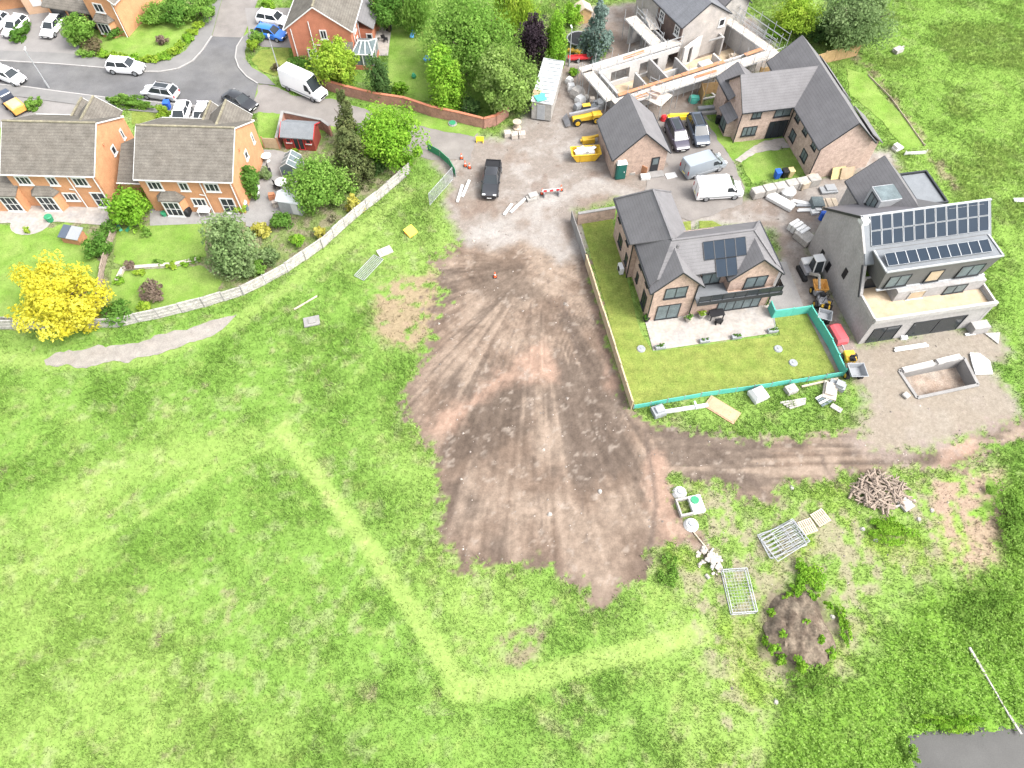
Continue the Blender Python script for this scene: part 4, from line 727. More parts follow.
T('grey green willow like tree at the edge of the right hand meadow',857,16,35,26,'grey',hc=4.0,rz=3.3)
T('yellow green tree beyond the scaffold left of the grey tree',797,14,22,20,'yelgreen',hc=2.6)
T('young leafy tree climbing the orange gable wall',250,182,12,22,'green',hc=2.2,rz=2.3)
T('golden yellow conifer bush tree next to the pale fence',353,202,10,13,'gold',hc=1.3,shape='cone')
B('round green bush in front of the red brick house wall',301,62,12,13,'green',hc=1.2)
B('big dark green hedge bush behind the corner lawn, left one',155,14,16,12,'mid',hc=1.2); B('tall dark green bush in the middle of the corner lawn hedge',176,11,15,13,'green',hc=1.5); B('clipped rounded yellowish hedge block at the top of the corner lawn',200,10,14,14,'mid',hc=1.2,shape='box')
B('round pinkish brown bush on the corner lawn',162,40,6.5,6,'pink',hc=.6); B('dark brown red bush beside the drive tree',92,46,11,7,'brown',hc=.7); B('low green bush below the bay window of the corner house',114,32,9,7,'green',hc=.7); B('yellow flowering shrub beside the clipped hedge and blue bin',163,113,8.5,8,'yelgreen',hc=.8)
B('low green bush at the foot of the drive tree',86,52,9,5,'mid',hc=.5)
for i,(x,y) in enumerate(((102,53),(112,55),(122,57),(133,58),(144,58.5),(154,58),(164,56),(173,51),(180,45),(187,38),(193,31),(199,25))):
    B('yellow and green flowering border shrub edging the corner lawn',x,y,6.5,4.5,'yelgreen' if i%3 else 'lime',hc=.4,group='yellow border shrubs round the corner lawn',trunk=False)
def hedge(label,line,w,hgt,pal,seed=5):
    t=thing('hedge',label,'hedge',line[0]); vs=[];cs=[]
    for k,(p,q) in enumerate(zip(line[:-1],line[1:])):
        d=q-p; L_=d.length; ang=math.atan2(d.y,d.x); v,c=crown_mesh(L_/2,w/2,hgt/2,int(900*L_*w),.16,PAL[pal],'box',.3,seed+k,ncl=40); ca,sa=math.cos(ang),math.sin(ang)
        x=v[:,0]*ca-v[:,1]*sa+(p.x+q.x)/2-line[0].x; y=v[:,0]*sa+v[:,1]*ca+(p.y+q.y)/2-line[0].y; vs.append(np.stack([x,y,np.maximum(v[:,2]+hgt/2,.02)],-1)); cs.append(c)
    o=bpy.data.objects.new('foliage',quad_mesh('foliage',np.concatenate(vs),np.concatenate(cs),M['leaf'])); COL.objects.link(o); o.parent=t; return t
hedge('clipped green hedge running between the two parked white cars on the drive',pts((15,46),(31,27)),1.5,1.3,'green'); hedge('long clipped hedge beside the road between the two orange houses',pts((112,104),(158,110)),1.5,1.3,'mid')
hedge('rounded green hedge beside the orange machine by the road',pts((28,113),(44,102)),1.3,1.1,'mid'); hedge('clipped hedge at the top edge beside the side lane',pts((200,4),(228,-6)),2.4,1.5,'mid')
# garden shrubs
for a in (
 ('large dark green shrub right of the yellow tree',97,246,15,13,'green'),('rounded green shrub at the foot of the fence behind the yellow tree',116,313,17,12,'green'),('brownish purple round shrub on the lower garden lawn',152,292,13,13,'pink'),
 ('small dark red shrub in the stone border',128,266,6,6,'pink'),('yellow green flowering shrub by the fence of the lower lawn',144,308,8,7,'yelgreen'),('dark green shrub beside the small lime tree',110,226,10,9,'green'),('pale round shrub on the lawn under the lime tree',147,232,6,6,'mid'),
 ('small grey green shrub at the right of the tall garden tree',250,270,12,12,'grey'),('dense round green shrub below the silver shed',280,221,14,10,'green'),('yellow flowering shrub left of the round green shrub',263,229,11,7,'gold'),('lime green upright shrub by the fence below the silver shed',298,240,9,9,'lime'),
 ('pale yellow shrub touching the pale fence',319,233,8,8,'gold'),('small cream flowering shrub behind the fence',333,218,5,5,'blossom'),('tangled green shrub in the corner of the long garden',268,255,13,11,'grey'),('leafy green shrub along the fence foot',258,268,10,9,'mid'),
 ('yellow flowering shrub below the orange house corner',256,228,6,5,'gold'),('small leafy green shrub beside the round clipped tree',349,187,8,8,'mid'),('scrubby green shrub under the light green tree',374,165,14,8,'dark'),('thin green shrub near the end of the pale fence',406,160,8,8,'lime'),
 ('leafy green shrub by the French windows of the right orange house',240,208,8,8,'yelgreen'),('green shrub on the patio edge in front of the orange wall',57,203,5,5,'mid'),('small yellow green shrub on the round patio',26,230,4,4,'yelgreen'),('dark shrub between the greenhouse and gable',265,172,8,8,'grey'),
 ('green shrub along the brick wall left of the lime conical tree',398,88,10,10,'lime'),('dark shrub behind the curving brick wall',472,106,12,9,'dark'),('green shrub beside the blue spruce',597,48,12,10,'mid'),('yellow green shrub by the lamp at the building yard',574,72,6,5,'lime'),('lime shrub left of the timber crate shed',573,14,12,14,'lime'),
 ('dark green shrub behind the red trailer',588,38,9,8,'green'),('dark bush under the grey tree at the meadow edge',822,32,14,12,'dark'),('low green bush right of the scaffold poles',775,32,9,8,'lime'),('green bush at the top of the drive by the blue car',256,36,9,8,'mid'),('lime bush at the top left of the red brick house',268,6,7,8,'lime'),
 ('dark rounded shrub at the lamp post foot by the van',276,68,5,5,'brown'),('green shrub with yellow leaves on the lane corner',252,45,7,9,'yelgreen'),('small round green shrub under the balcony end of the patio',687,311,3.5,4,'green'),('small shrub by the summerhouse front',294,151,4,4,'yelgreen')): B(*a)
for i,(x,y) in enumerate(((160,262),(172,265),(184,262),(195,259),(140,272),(120,280))): B(('low leafy plants in the stone border between the two garden lawns'),x,y,6,3.5,('mid','yelgreen','lime')[i%3],hc=.35,group='low plants in the stone border',trunk=False)
# weeds standing on the rough ground at the lower right and round the field
def weeds(name,label,cat,cx,cy,rx,ry,pal,hc,group): return plant(name,label,cat,cx,cy,rx,ry,pal,hc=hc,rz=hc,part='foliage',trunk=False,group=group,ls=.15,dens=.55,ry=ry*mpp(cx,cy),clump=.24)
for a in (('nettle_patch','dark lush weed clump right of the metal frame stack','weeds',808,575,22,20,'lime',.35),('nettle_patch','lush green weed clump under the pile of dead branches','weeds',893,530,30,17,'lime',.3),('nettle_patch','tall green weed clump beside the lower end of the soil','weeds',668,568,15,22,'mid',.35),
 ('bramble_thicket','large green bramble thicket at the right edge above the stony bare patch','thicket',1016,518,26,40,'bramble',.5),('bramble_thicket','broad green thicket below the bare patch at the right edge','thicket',985,610,40,22,'bramble',.3),('nettle_patch','weed clump along the right side of the dark soil heap','weeds',843,625,8,26,'lime',.3),('nettle_patch','weed clump spreading below the dark soil heap','weeds',812,680,32,14,'bramble',.25),('nettle_patch','lush weed clump overhanging the left bank of the pond','weeds',912,752,8,16,'bramble',.35),('nettle_patch','weed patch along the north bank of the pond','weeds',950,722,40,9,'lime',.3)):
    weeds(*a,group=None)
# ------------------------------------------------------------------ vehicles
def wheel(par,x,y,r,w,rim='alu'):
    s=1 if y>0 else -1; o=MB().tube((x,y-s*w,r),(x,y,r),r,14).build('wheel',M['rubber'],par,smooth=40); MB().tube((x,y-s*.04,r),(x,y+s*.012,r),r*.62,10).build('rim',M[rim],o); return o
CAR=dict( # L,W,H, belt height, bonnet height, cabin: base front, roof front, roof rear, base rear (from the middle, + forward)
 hatch=(4.1,1.76,1.48,.92,.80,(.95,.25,-1.55,-1.98)), suv=(4.45,1.86,1.66,1.02,.92,(1.0,.4,-1.75,-2.12)), saloon=(4.6,1.82,1.45,.92,.8,(.95,.2,-1.15,-1.75)),
 mpv=(4.7,1.86,1.72,1.02,.92,(1.3,.45,-1.9,-2.25)), pickup=(5.3,1.88,1.8,1.1,1.05,(1.15,.45,-.75,-.95)))
def car(label,c,a,b,style,pm,name='car',group=None,cat='car',z=.03):
    L_,W_,H_,zb,zh,cab=CAR[style]; hw=W_/2; t=thing(name,label,cat,at(*c,.6).xy.to_3d()+Vector((0,0,z)),heading(a,b),group)
    def ring(x,top,f,bot=.24): return [(x,-hw*f*.9,bot),(x,-hw*f,bot+.28),(x,-hw*f*.98,top-.12),(x,-hw*f*.86,top),(x,hw*f*.86,top),(x,hw*f*.98,top-.12),(x,hw*f,bot+.28),(x,hw*f*.9,bot)]
    h=L_/2; rear=zb if style!='saloon' else zb+.02
    rs=[ring(-h,rear-.28,.84,.38),ring(-h+.1,rear-.06,.94,.28),ring(-h+.5,rear,1.),ring(cab[3]+.6,zb,1.),ring(0,zb,1.),ring(cab[0],zb-.02,1.),ring(h-.75,zh,.99),ring(h-.25,zh-.1,.93,.26),ring(h-.03,zh-.3,.84,.34)]
    body=MB().loft(rs).build('body',pm,t,smooth=35)
    gw=.84*hw; rw=.68*hw; bf,rf,rr,br=cab
    MB().add([(bf,-gw,zb-.02),(bf,gw,zb-.02),(br,gw,zb-.02),(br,-gw,zb-.02),(rf,-rw,H_-.07),(rf,rw,H_-.07),(rr,rw,H_-.07),(rr,-rw,H_-.07)],[(0,1,5,4),(1,2,6,5),(2,3,7,6),(3,0,4,7),(4,5,6,7)]).build('windows',M['glass'],t)
    rp=MB().loft([[(rr-.06,-rw*.96,H_-.08),(rr-.06,rw*.96,H_-.08),(rr,rw*.85,H_-.02),(rr,-rw*.85,H_-.02)],[((rr+rf)/2,-rw*1.05,H_-.07),((rr+rf)/2,rw*1.05,H_-.07),((rr+rf)/2,rw*.86,H_+.01),((rr+rf)/2,-rw*.86,H_+.01)],[(rf+.03,-rw*1.0,H_-.09),(rf+.03,rw*1.0,H_-.09),(rf,rw*.85,H_-.03),(rf,-rw*.85,H_-.03)]]).build('roof',pm,t,smooth=40)
    pl=MB(); mid=(rf+rr)/2-.05
    for s in (-1,1):
        pl.bar((bf,s*gw,zb),(rf,s*rw,H_-.05),.07,.07); pl.bar((br,s*gw,zb),(rr,s*rw,H_-.05),.16,.08); pl.bar((mid,s*gw*1.0,zb),(mid,s*rw,H_-.05),.09,.06)
    pl.build('pillars',pm,body)
    for x in (h-.85,-h+.8):
        for s in (-1,1): wheel(t,x,s*(hw+.012),.33 if style not in('suv','pickup') else .37,.2)
    for s in (-1,1):
        MB().box(h-.22,h-.06,s*hw*.62-.17,s*hw*.62+.17,zh-.33,zh-.17).build('headlight',M['lens'],t,bevel=.02); MB().box(-h-.005,-h+.14,s*hw*.7-.12,s*hw*.7+.12,rear-.42,rear-.16).build('tail_light',M['taillens'],t,bevel=.02)
        MB().box(bf-.32,bf-.14,s*(hw+.02)-.07,s*(hw+.02)+.09,zb-.04,zb+.1).build('mirror',pm,t,bevel=.02)
    MB().box(h-.05,h+.0,-.5,.5,.34,.5).build('grille',M['black'],t); MB().box(h-.01,h+.02,-.25,.25,.4,.5).build('number_plate',M['white'],t); MB().box(-h-.02,-h+.02,-.25,.25,.5,.6).build('number_plate',M['plate'],t)
    if style=='pickup':
        MB().box(-h+.18,-1.05,-hw*.78,hw*.78,zb-.02,zb+.012).build('load_bed',M['black'],t); r=MB()
        for s in (-1,1): r.bar((-h+.15,s*hw*.83,zb+.05),(-1.0,s*hw*.83,zb+.05),.09,.1)
        r.bar((-h+.12,-hw*.83,zb+.04),(-h+.12,hw*.83,zb+.04),.09,.1); r.bar((-1.15,-hw*.8,zb+.35),(-1.15,hw*.8,zb+.35),.1,.08); r.bar((-1.15,-hw*.8,zb),(-1.15,-hw*.8,zb+.37),.08,.08); r.bar((-1.15,hw*.8,zb),(-1.15,hw*.8,zb+.37),.08,.08); r.build('bed_rail',M['black'],t)
    if style=='mpv' or (style=='suv' and pm is P['silver']):
        r=MB(); 
        for s in (-1,1): r.bar((rr+.1,s*rw*.9,H_+.03),(rf-.1,s*rw*.9,H_+.03),.05,.05)
        r.build('roof_rail',M['black'],t); MB().box(rr+.35,rf-.15,-rw*.6,rw*.6,H_+.0,H_+.018).build('sunroof',M['glass'],t)
    return t
def van(label,c,a,b,L_,H_,pm,sidewin=False,rack=False,z=.03):
    W_=1.98; hw=W_/2; t=thing('van',label,'van',at(*c,.9).xy.to_3d()+Vector((0,0,z)),heading(a,b)); h=L_/2
    def ring(x,top,f,bot=.3,tf=.84): return [(x,-hw*f*.95,bot),(x,-hw*f,bot+.5),(x,-hw*f*.97,min(top-.15,1.25)),(x,-hw*f*tf,top),(x,hw*f*tf,top),(x,hw*f*.97,min(top-.15,1.25)),(x,hw*f,bot+.5),(x,hw*f*.95,bot)]
    body=MB().loft([ring(-h,H_-.12,.96),ring(-h+.08,H_-.02,1.),ring(-h+1.2,H_,1.),ring(h-1.85,H_,1.),ring(h-1.6,H_-.06,.99,.3,.82),ring(h-.85,1.22,.98,.3,.8),ring(h-.2,1.0,.92,.3,.78),ring(h,.75,.84,.36,.8)]).build('body',pm,t,smooth=35)
    k=(H_-.06-1.22)/.75
    MB().slab([(h-.82,-.76,1.26),(h-.82,.76,1.26),(h-1.5,.74,H_-.1),(h-1.5,-.74,H_-.1)],.04).build('windscreen',M['glass'],t)
    for s in (-1,1):
        g=MB(); y=s*(hw*.985); g.add([(h-1.05,y,1.22),(h-1.95,y,1.22),(h-1.95,s*hw*.91,H_*.5+.66),(h-1.5,s*hw*.91,H_*.5+.66),(h-1.05,y+s*.012,1.22),(h-1.95,y+s*.012,1.22),(h-1.95,s*hw*.925,H_*.5+.66),(h-1.5,s*hw*.925,H_*.5+.66)],[(0,1,2,3),(4,5,6,7),(0,1,5,4),(1,2,6,5),(2,3,7,6),(3,0,4,7)]); g.build('side_window',M['glass'],t)
        if sidewin: MB().box(-h+.4,h-2.1,y-.02 if s>0 else y-.0,y+.0 if s>0 else y+.02,1.25,1.25+.02).build('trim',M['black'],t)
        MB().box(-h+.3,h-.3,s*hw-.03,s*hw+.022,.55,.68).build('side_strip',M['greyplastic'],t); MB().box(h-1.12,h-.95,s*(hw+.08)-.08,s*(hw+.08)+.1,1.2,1.5).build('mirror',M['black'],t,bevel=.02)
        MB().box(h-.26,h-.06,s*.68-.17,s*.68+.17,.74,.98).build('headlight',M['lens'],t,bevel=.02); MB().box(-h-.02,-h+.06,s*.84-.08,s*.84+.08,.8,1.3).build('tail_light',M['taillens'],t)
        for x in (h-.95,-h+1.05): wheel(t,x,s*(hw+.012),.36,.22,'steel')
    MB().box(h-.04,h+.02,-.55,.55,.42,.66).build('grille',M['black'],t); MB().box(-h-.02,-h+.0,-.02,.02,.5,H_-.3).build('door_seam',M['black'],t); MB().box(-h-.03,-h+.01,-.26,.26,.5,.62).build('number_plate',M['plate'],t)
    if rack:
        r=MB()
        for s in (-1,1): r.bar((-h+.3,s*.7,H_+.1),(h-2,s*.7,H_+.1),.05,.05)
        for i in range(5): r.bar((-h+.4+i*(L_-2.7)/4,-.75,H_+.1),(-h+.4+i*(L_-2.7)/4,.75,H_+.1),.05,.05); 
        r.build('roof_rack',M['galv'],t)
    return t
car('white car cut by the left edge driving right along the road',(10,76),(0,74),(26,84),'hatch',P['white'])
car('white car with dark wheels parked at the far kerb by the yellow border',(126,67),(109,66),(143,68.5),'suv',P['white'])
car('silver car with glass roof stopped on the near side of the road',(160,92.5),(177,95.5),(143,90.5),'suv',P['silver'])
car('dark blue black car turning at the road end behind the orange house',(240,101),(227,95),(253,107),'saloon',P['black'])
car('white car on the drive left of the diagonal clipped hedge',(15,26.5),(25,17),(4,38),'hatch',P['white'])
car('white car on the drive right of the diagonal clipped hedge',(52,27),(62,15),(42,40),'hatch',P['white'])
car('sliver of a white car in the top left corner drive',(-4,24),(5,15),(-16,36),'hatch',P['white'])
car('left one of two white cars parked behind the orange house roof',(181,115),(184,107),(177,126),'hatch',P['white'])
car('right one of two white cars parked behind the orange house roof',(202,116),(205,108),(198,127),'hatch',P['white'])
car('bright blue car on the drive beside the red brick house',(271,33),(262,31),(284,35.5),'hatch',P['blue'])
car('white car behind the blue car on the red brick house drive',(274,20),(262,18),(284,22),'suv',P['white'])
car('black pickup truck parked on the gravel at the top of the bare soil',(491.5,180),(494,160),(488.5,199),'pickup',P['black'],name='pickup_truck',cat='pickup')
car('dark plum people carrier parked next to the brick garage',(677,136),(671,123),(684,151),'mpv',P['plum'])
car('slate blue grey car parked beside the green lawn and the dark people carrier',(698,131),(693,118),(704,146),'mpv',P['slateblue'])
van('plain white high roof van on the lane by the brick wall',(304,86),(284,79),(325,97),5.9,2.6,P['white'])
van('silver grey van parked across the block drive above the white van',(704,164),(685,170),(724,158),5.0,2.0,P['vgrey'])
van('white van with roof rack parked on the drive behind the L-shaped house',(719,188.5),(699,190.5),(739,188),5.1,2.1,P['white'],rack=True)
# ------------------------------------------------------------------ machines
def telehandler():
    t=thing('telehandler','yellow telehandler with black tyres working left of the brick garage','telehandler',at(585,121).xy.to_3d(),heading((604,119),(568,124))); t.scale=(.75,)*3
    MB().loft([[(x,-.75,.6),(x,.75,.6),(x,.75,z),(x,-.75,z)] for x,z in ((-2.3,1.3),(-1.2,1.55),(.3,1.35),(2.2,1.25))]).build('chassis',M['yellow'],t,bevel=.06)
    MB().box(-2.35,-.9,.0,1.1,.8,1.7).build('engine_cover',M['yellow'],t,bevel=.08); MB().bar((-2.0,-.15,1.9),(2.6,-.15,1.45),.4,.42).build('boom',M['steel'],t)
    c=MB(); c.loft([[(-.9,-1.15,.9),(.7,-1.15,.9),(.7,-.4,.9),(-.9,-.4,.9)],[(-.8,-1.1,2.3),(.35,-1.1,2.3),(.35,-.45,2.3),(-.8,-.45,2.3)]]); co_=c.build('cab',M['glass'],t,bevel=.05); MB().box(-.85,.4,-1.13,-.42,2.3,2.38).build('cab_roof',M['yellow'],co_)
    for x in (-1.5,1.5):
        for s in (-1,1): wheel(t,x,s*1.15,.62,.42,'yellow')
    b=MB(); b.loft([[(2.6,y,.4),(3.4,y,.3),(3.3,y,.42),(2.75,y,1.1)] for y in (-1.1,1.1)]); b.build('bucket',M['steel'],t); return t
telehandler()
def skip():
    t=thing('skip','yellow skip heaped with white waste beside the brick garage','skip',at(585,158).xy.to_3d(),R(6)); t.scale=(.82,)*3
    def r(z,i): k=z/1.3; return [(-1.25-.75*k+i,-.8-.1*k+i,z),(1.25+.75*k-i,-.8-.1*k+i,z),(1.25+.75*k-i,.8+.1*k-i,z),(-1.25-.75*k+i,.8+.1*k-i,z)]
    m=MB(); a=[r(.05,0),r(1.3,0),r(1.3,.1),r(.6,.1)]; m.loft(a); m.build('body',M['yellow'],t); g=MB()
    for y in (-.92,.92): g.bar((-2.0,y,1.27),(2.0,y,1.27),.1,.1)
    for x in (-2,2): g.bar((x,-.92,1.27),(x,.92,1.27),.1,.1)
    for x in (-.8,.8):
        for s in (-1,1): g.bar((x,s*.82,.1),(x,s*.93,1.25),.08,.05); 
    g.build('rim',M['yellow'],t)
wb_=solo(MB().box(-.7,.2,-.4,.5,0,.45).box(.1,1.2,-.5,.3,0,.35).box(-1.5,-.5,-.6,.1,0,.4).bar((-1.2,.4,.5),(1.4,.2,.55),.3,.12).bar((.2,-.5,.55),(1.4,.5,.5),.5,.06).bar((-1.6,-.2,.45),(-.2,.5,.6),.5,.06),'waste_bags',M['white'],'white bags and sheets heaped in the yellow skip','waste',at(585,158).xy.to_3d()+Vector((0,0,.95)),R(6)); wb_.scale=(.8,.8,.8); wb_.location.z=.78
skip()
def toilet():
    t=thing('portable_toilet','dark green portable toilet with white roof at the garage corner','toilet',at(619,176).xy.to_3d(),R(10)); MB().box(-.55,.55,-.55,.55,0,2.05).build('cabin',M['dgreen'],t,bevel=.03)
    MB().loft([[(-.6,-.6,2.05),(.6,-.6,2.05),(.6,.6,2.05),(-.6,.6,2.05)],[(-.45,-.45,2.3),(.45,-.45,2.3),(.45,.45,2.3),(-.45,.45,2.3)]]).build('roof',M['white'],t); d=MB().box(-.4,.4,-.585,-.55,.1,1.95).build('door',M['dgreen'],t); MB().box(.25,.34,-.62,-.585,.95,1.1).build('handle',M['white'],d)
toilet()
def excavator():
    t=thing('mini_excavator','white cabbed mini excavator digging beside the grey blockwork wall','excavator',at(808,274).xy.to_3d(),heading((803,265),(815,288)))
    for s in (-1,1):
        tr=MB(); tr.loft([[(x,s*.75-.18,z0),(x,s*.75+.18,z0),(x,s*.75+.18,z1),(x,s*.75-.18,z1)] for x,z0,z1 in ((-1.0,.15,.35),(-.85,.0,.48),(.85,.0,.48),(1.0,.15,.35))]); tr.build('track',M['rubber'],t)
    MB().box(-1.1,.6,-.75,.75,.5,1.05).build('body',M['steel'],t,bevel=.08); MB().box(-1.15,-.35,-.75,.75,1.05,1.35).build('engine_cover',M['white'],t,bevel=.08)
    c=MB().loft([[(-.35,-.2,1.05),(.75,-.2,1.05),(.75,.75,1.05),(-.35,.75,1.05)],[(-.3,-.15,2.35),(.45,-.15,2.35),(.45,.7,2.35),(-.3,.7,2.35)]]).build('cab',M['glass'],t); g=MB().box(-.4,.52,-.22,.77,2.35,2.43)
    for x,y,x2,y2 in ((-.35,-.2,-.3,-.15),(.75,-.2,.45,-.15),(.75,.75,.45,.7),(-.35,.75,-.3,.7)): g.bar((x,y,1.05),(x2,y2,2.37),.09,.09)
    g.build('cab_frame',M['white'],c); b=MB(); b.bar((.7,-.45,1.0),(1.9,-.45,2.1),.2,.26); b.build('boom',M['offwhite'],t); MB().bar((1.9,-.45,2.1),(2.9,-.45,1.1),.16,.2).build('dipper',M['offwhite'],t)
    MB().loft([[(2.7,y,1.0),(3.05,y,1.0),(3.1,y,.45),(2.7,y,.35),(2.5,y,.6)] for y in (-.75,-.15)]).build('bucket',M['steel'],t)
excavator()
def dumper(label,c,a,b,skipmat,bodymat,sc=1.,roll=True):
    t=thing('dumper',label,'dumper',at(*c,.5).xy.to_3d(),heading(a,b)); t.scale=(sc,)*3
    def r(z,i): k=(z-.7)/.75; return [(.35-.1*k+i,-.55-.25*k+i,z),(1.25+.55*k-i,-.55-.25*k+i,z),(1.25+.55*k-i,.55+.25*k-i,z),(.35-.1*k+i,.55+.25*k-i,z)]
    MB().loft([r(.7,0),r(1.45,0),r(1.45,.07),r(.85,.07)]).build('skip',skipmat,t); MB().box(-1.5,-.3,-.5,.5,.55,1.1).build('body',bodymat,t,bevel=.06); MB().box(-.3,.9,-.25,.25,.45,.7).build('chassis',M['steel'],t)
    MB().box(-.55,-.15,-.25,.25,1.1,1.3).box(-.62,-.52,-.25,.25,1.2,1.6).build('seat',M['black'],t); MB().tube((-.05,0,.9),(-.2,0,1.45),.03,6).tube((-.2,0,1.45),(-.22,0,1.48),.2,10).build('steering_wheel',M['black'],t)
    if roll: g=MB(); g.tube((-.85,-.45,1.0),(-.85,-.45,2.0),.04,6); g.tube((-.85,.45,1.0),(-.85,.45,2.0),.04,6); g.tube((-.85,-.45,2.0),(-.85,.45,2.0),.04,6); g.build('roll_bar',M['black'],t)
    for x in (-1.05,.95):
        for s in (-1,1): wheel(t,x,s*.82,.42,.32,'yellow')
dumper('orange skip dumper standing behind the small yellow and blue machine',(820,296),(822,304),(818,288),M['orange'],M['steel'],.85)
dumper('yellow and blue dumper beside the grey wall above the red generator',(824,312),(826,303),(823,321),M['greyplastic'],M['yellow'],.8)
dumper('yellow dumper with grey skip beside the corner of the turquoise fence',(851,366),(849,355),(857,378),M['greyplastic'],M['yellow'],.95,False)
g=thing('generator','red covered generator trailer between turquoise fence and grey wall','generator',at(835,338).xy.to_3d(),heading((830,329),(839,345)))
MB().loft([[(x,-.55,.35),(x,.55,.35),(x,.55,z),(x,.3,z+.15),(x,-.3,z+.15),(x,-.55,z)] for x,z in ((-1.0,.8),(-.8,1.0),(.9,1.0),(1.1,.7))]).build('canopy',M['pinkred'],g,smooth=30); MB().bar((1.1,0,.4),(1.9,0,.3),.1,.1).build('tow_bar',M['steel'],g); wheel(g,0,.65,.3,.18); wheel(g,0,-.65,.3,.18)
g=thing('mini_loader','orange machine with dark cab by the road at the left edge','loader',at(17,110).xy.to_3d(),heading((24,115),(2,96)))
MB().loft([[(x,-.7,.4),(x,.7,.4),(x,.8,1.2),(x,-.8,1.2)] for x in (-1.6,.4)]).build('body',M['orange'],g,bevel=.05); MB().box(-1.5,.3,-.6,.6,1.2,1.25).build('load',M['ply'],g); MB().box(.5,1.6,-.65,.65,.6,1.9).build('cab',M['navy'] if 'navy' in M else P['navy'],g,bevel=.08)
for x in (-.9,1.0):
    for s in (-1,1): wheel(g,x,s*.85,.4,.25)
t=thing('trailer','long red trailer frame lying beside the blue spruce','trailer',at(579,61).xy.to_3d(),heading((568,61.5),(592,60)))
m=MB(); m.box(-1.4,1.4,-.35,.35,.4,.5)
for s in (-1,1): m.bar((-1.4,s*.36,.55),(1.4,s*.36,.55),.06,.2)
m.build('bed',M['red'],t); MB().bar((1.5,0,.5),(2.3,0,.4),.1,.1).build('tow_bar',M['red'],t); wheel(t,-.2,.48,.28,.16); wheel(t,-.2,-.48,.28,.16)
solo(MB().bar((-1,-.2,.25),(1,.3,.4),.35,.3).bar((-.8,.5,.2),(.6,-.5,.6),.15,.15).box(.2,.9,-.4,.3,.1,.8),'digger_bucket',M['yellow'],'yellow digger attachment behind the red trailer','attachment',at(575,54).xy.to_3d(),R(-40))
solo(MB().box(-.7,.7,-.35,.35,0,.55).bar((-.9,0,.3),(1.2,.1,.7),.25,.2),'digger_bucket',M['yellow'],'yellow machine attachment between telehandler and skip','attachment',at(588,142).xy.to_3d(),R(10))
solo(MB().box(-1.4,1.4,-.25,.3,0,.45).tube((-1.2,.1,.5),(1.2,.1,.55),.18,8),'water_barrier',M['amber'],'yellow plastic barrier behind the dark people carrier','barrier',at(679,119).xy.to_3d(),R(3))
solo(MB().cone((0,0,0),.35,.3,.5,12).box(-.15,.3,-.2,.2,.35,.6),'fuel_tank',M['red'],'red tank beside the yellow plastic barrier','tank',at(663,120).xy.to_3d())
# ------------------------------------------------------------------ street furniture
def lamp(base,label,top):
    b=at(*base); t=thing('street_lamp',label,'street lamp',b,0); MB().tube((0,0,0),(0,0,5.0),.075,8,.05).build('pole',M['galv'],t); MB().tube((0,0,0),(0,0,1.0),.11,8).build('base',M['galv'],t)
    MB().bar((0,0,5.0),(-.1,.45,5.08),.16,.1).build('lamp_head',M['white'],t)
lamp((49,88),'grey street lamp leaning over the road behind the left orange house',0); lamp((280.5,75),'pale street lamp beside the white van on the lane',0); lamp((569,66),'slim grey street lamp beside the lime conifer screen',0)
def cone(x,y,label): 
    t=thing('traffic_cone',label,'traffic cone',at(x,y),0,'orange traffic cones'); MB().box(-.2,.2,-.2,.2,0,.05).build('foot',M['black'],t); MB().cone((0,0,.05),.15,.03,.7,10).build('cone',M['coneorange'],t); MB().cone((0,0,.35),.105,.07,.16,10).build('band',M['white'],t)
for x,y,l in ((461.5,158.5,'upper orange cone on the lane edge by the green mesh barrier'),(465.3,166,'middle orange cone near the green mesh barrier'),(469.5,168,'lower right orange cone near the green mesh barrier'),(542,194,'orange cone at the left end of the white red barrier on the gravel'),(561,190,'red orange cone right of the white red barrier on the gravel'),(495,277,'single orange cone on the brown soil')): cone(x,y,l)
t=thing('road_barrier','red and white striped road barrier lying on the gravel yard','barrier',at(551,195).xy.to_3d(),R(8)); MB().box(-1.0,1.0,-.04,.04,.55,.85).build('board',M['white'],t); 
for i in range(3): MB().box(-.85+i*.7,-.5+i*.7,-.055,.055,.56,.84).build('stripe',M['red'],t)
for x in (-.8,.8): MB().box(x-.05,x+.05,-.35,.35,0,.6).build('foot',M['steel'],t)
for k,(x,y,a,l) in enumerate(((508,210,62,'short white plank leaning on the gravel left of the longer one'),(518,206,52,'long white plank lying on the gravel yard'),(466,189,75,'white plastic channel beside the green mesh barrier end'),(460,194,80,'white kerb strip left of the plastic channel'))):
    solo(MB().box(-1.3 if k else -.9,1.3 if k else .9,-.14,.14,.02,.16),'plank',M['white'],l,'plank',at(x,y),R(a))
solo(MB().box(-.6,.4,-.35,.35,0,.3).box(-.3,.7,-.2,.5,.02,.5),'rubble_sack',M['offwhite'],'pale rubble sacks dumped at the end of the long white plank','sacks',at(532,199).xy.to_3d(),R(20))
t=thing('fence_panel','grey steel site fence panel standing along the grass edge below the green barrier','fence panel',at(430,206).xy.to_3d(),heading((429,206),(452,180))); L_=(at(429,206)-at(452,180)).length; m=MB()
for p,q in (((0,0,.05),(0,0,1.8)),((L_,0,.05),(L_,0,1.8)),((0,0,1.75),(L_,0,1.75)),((0,0,.15),(L_,0,.15))): m.tube(p,q,.03,5)
m.build('frame',M['galv'],t); m=MB()
for i in range(1,28): m.bar((L_*i/28,0,.15),(L_*i/28,0,1.75),.02,.02)
for i in range(1,8): m.bar((0,0,.15+.2*i),(L_,0,.15+.2*i),.02,.02)
m.build('mesh_infill',M['galv'],t)
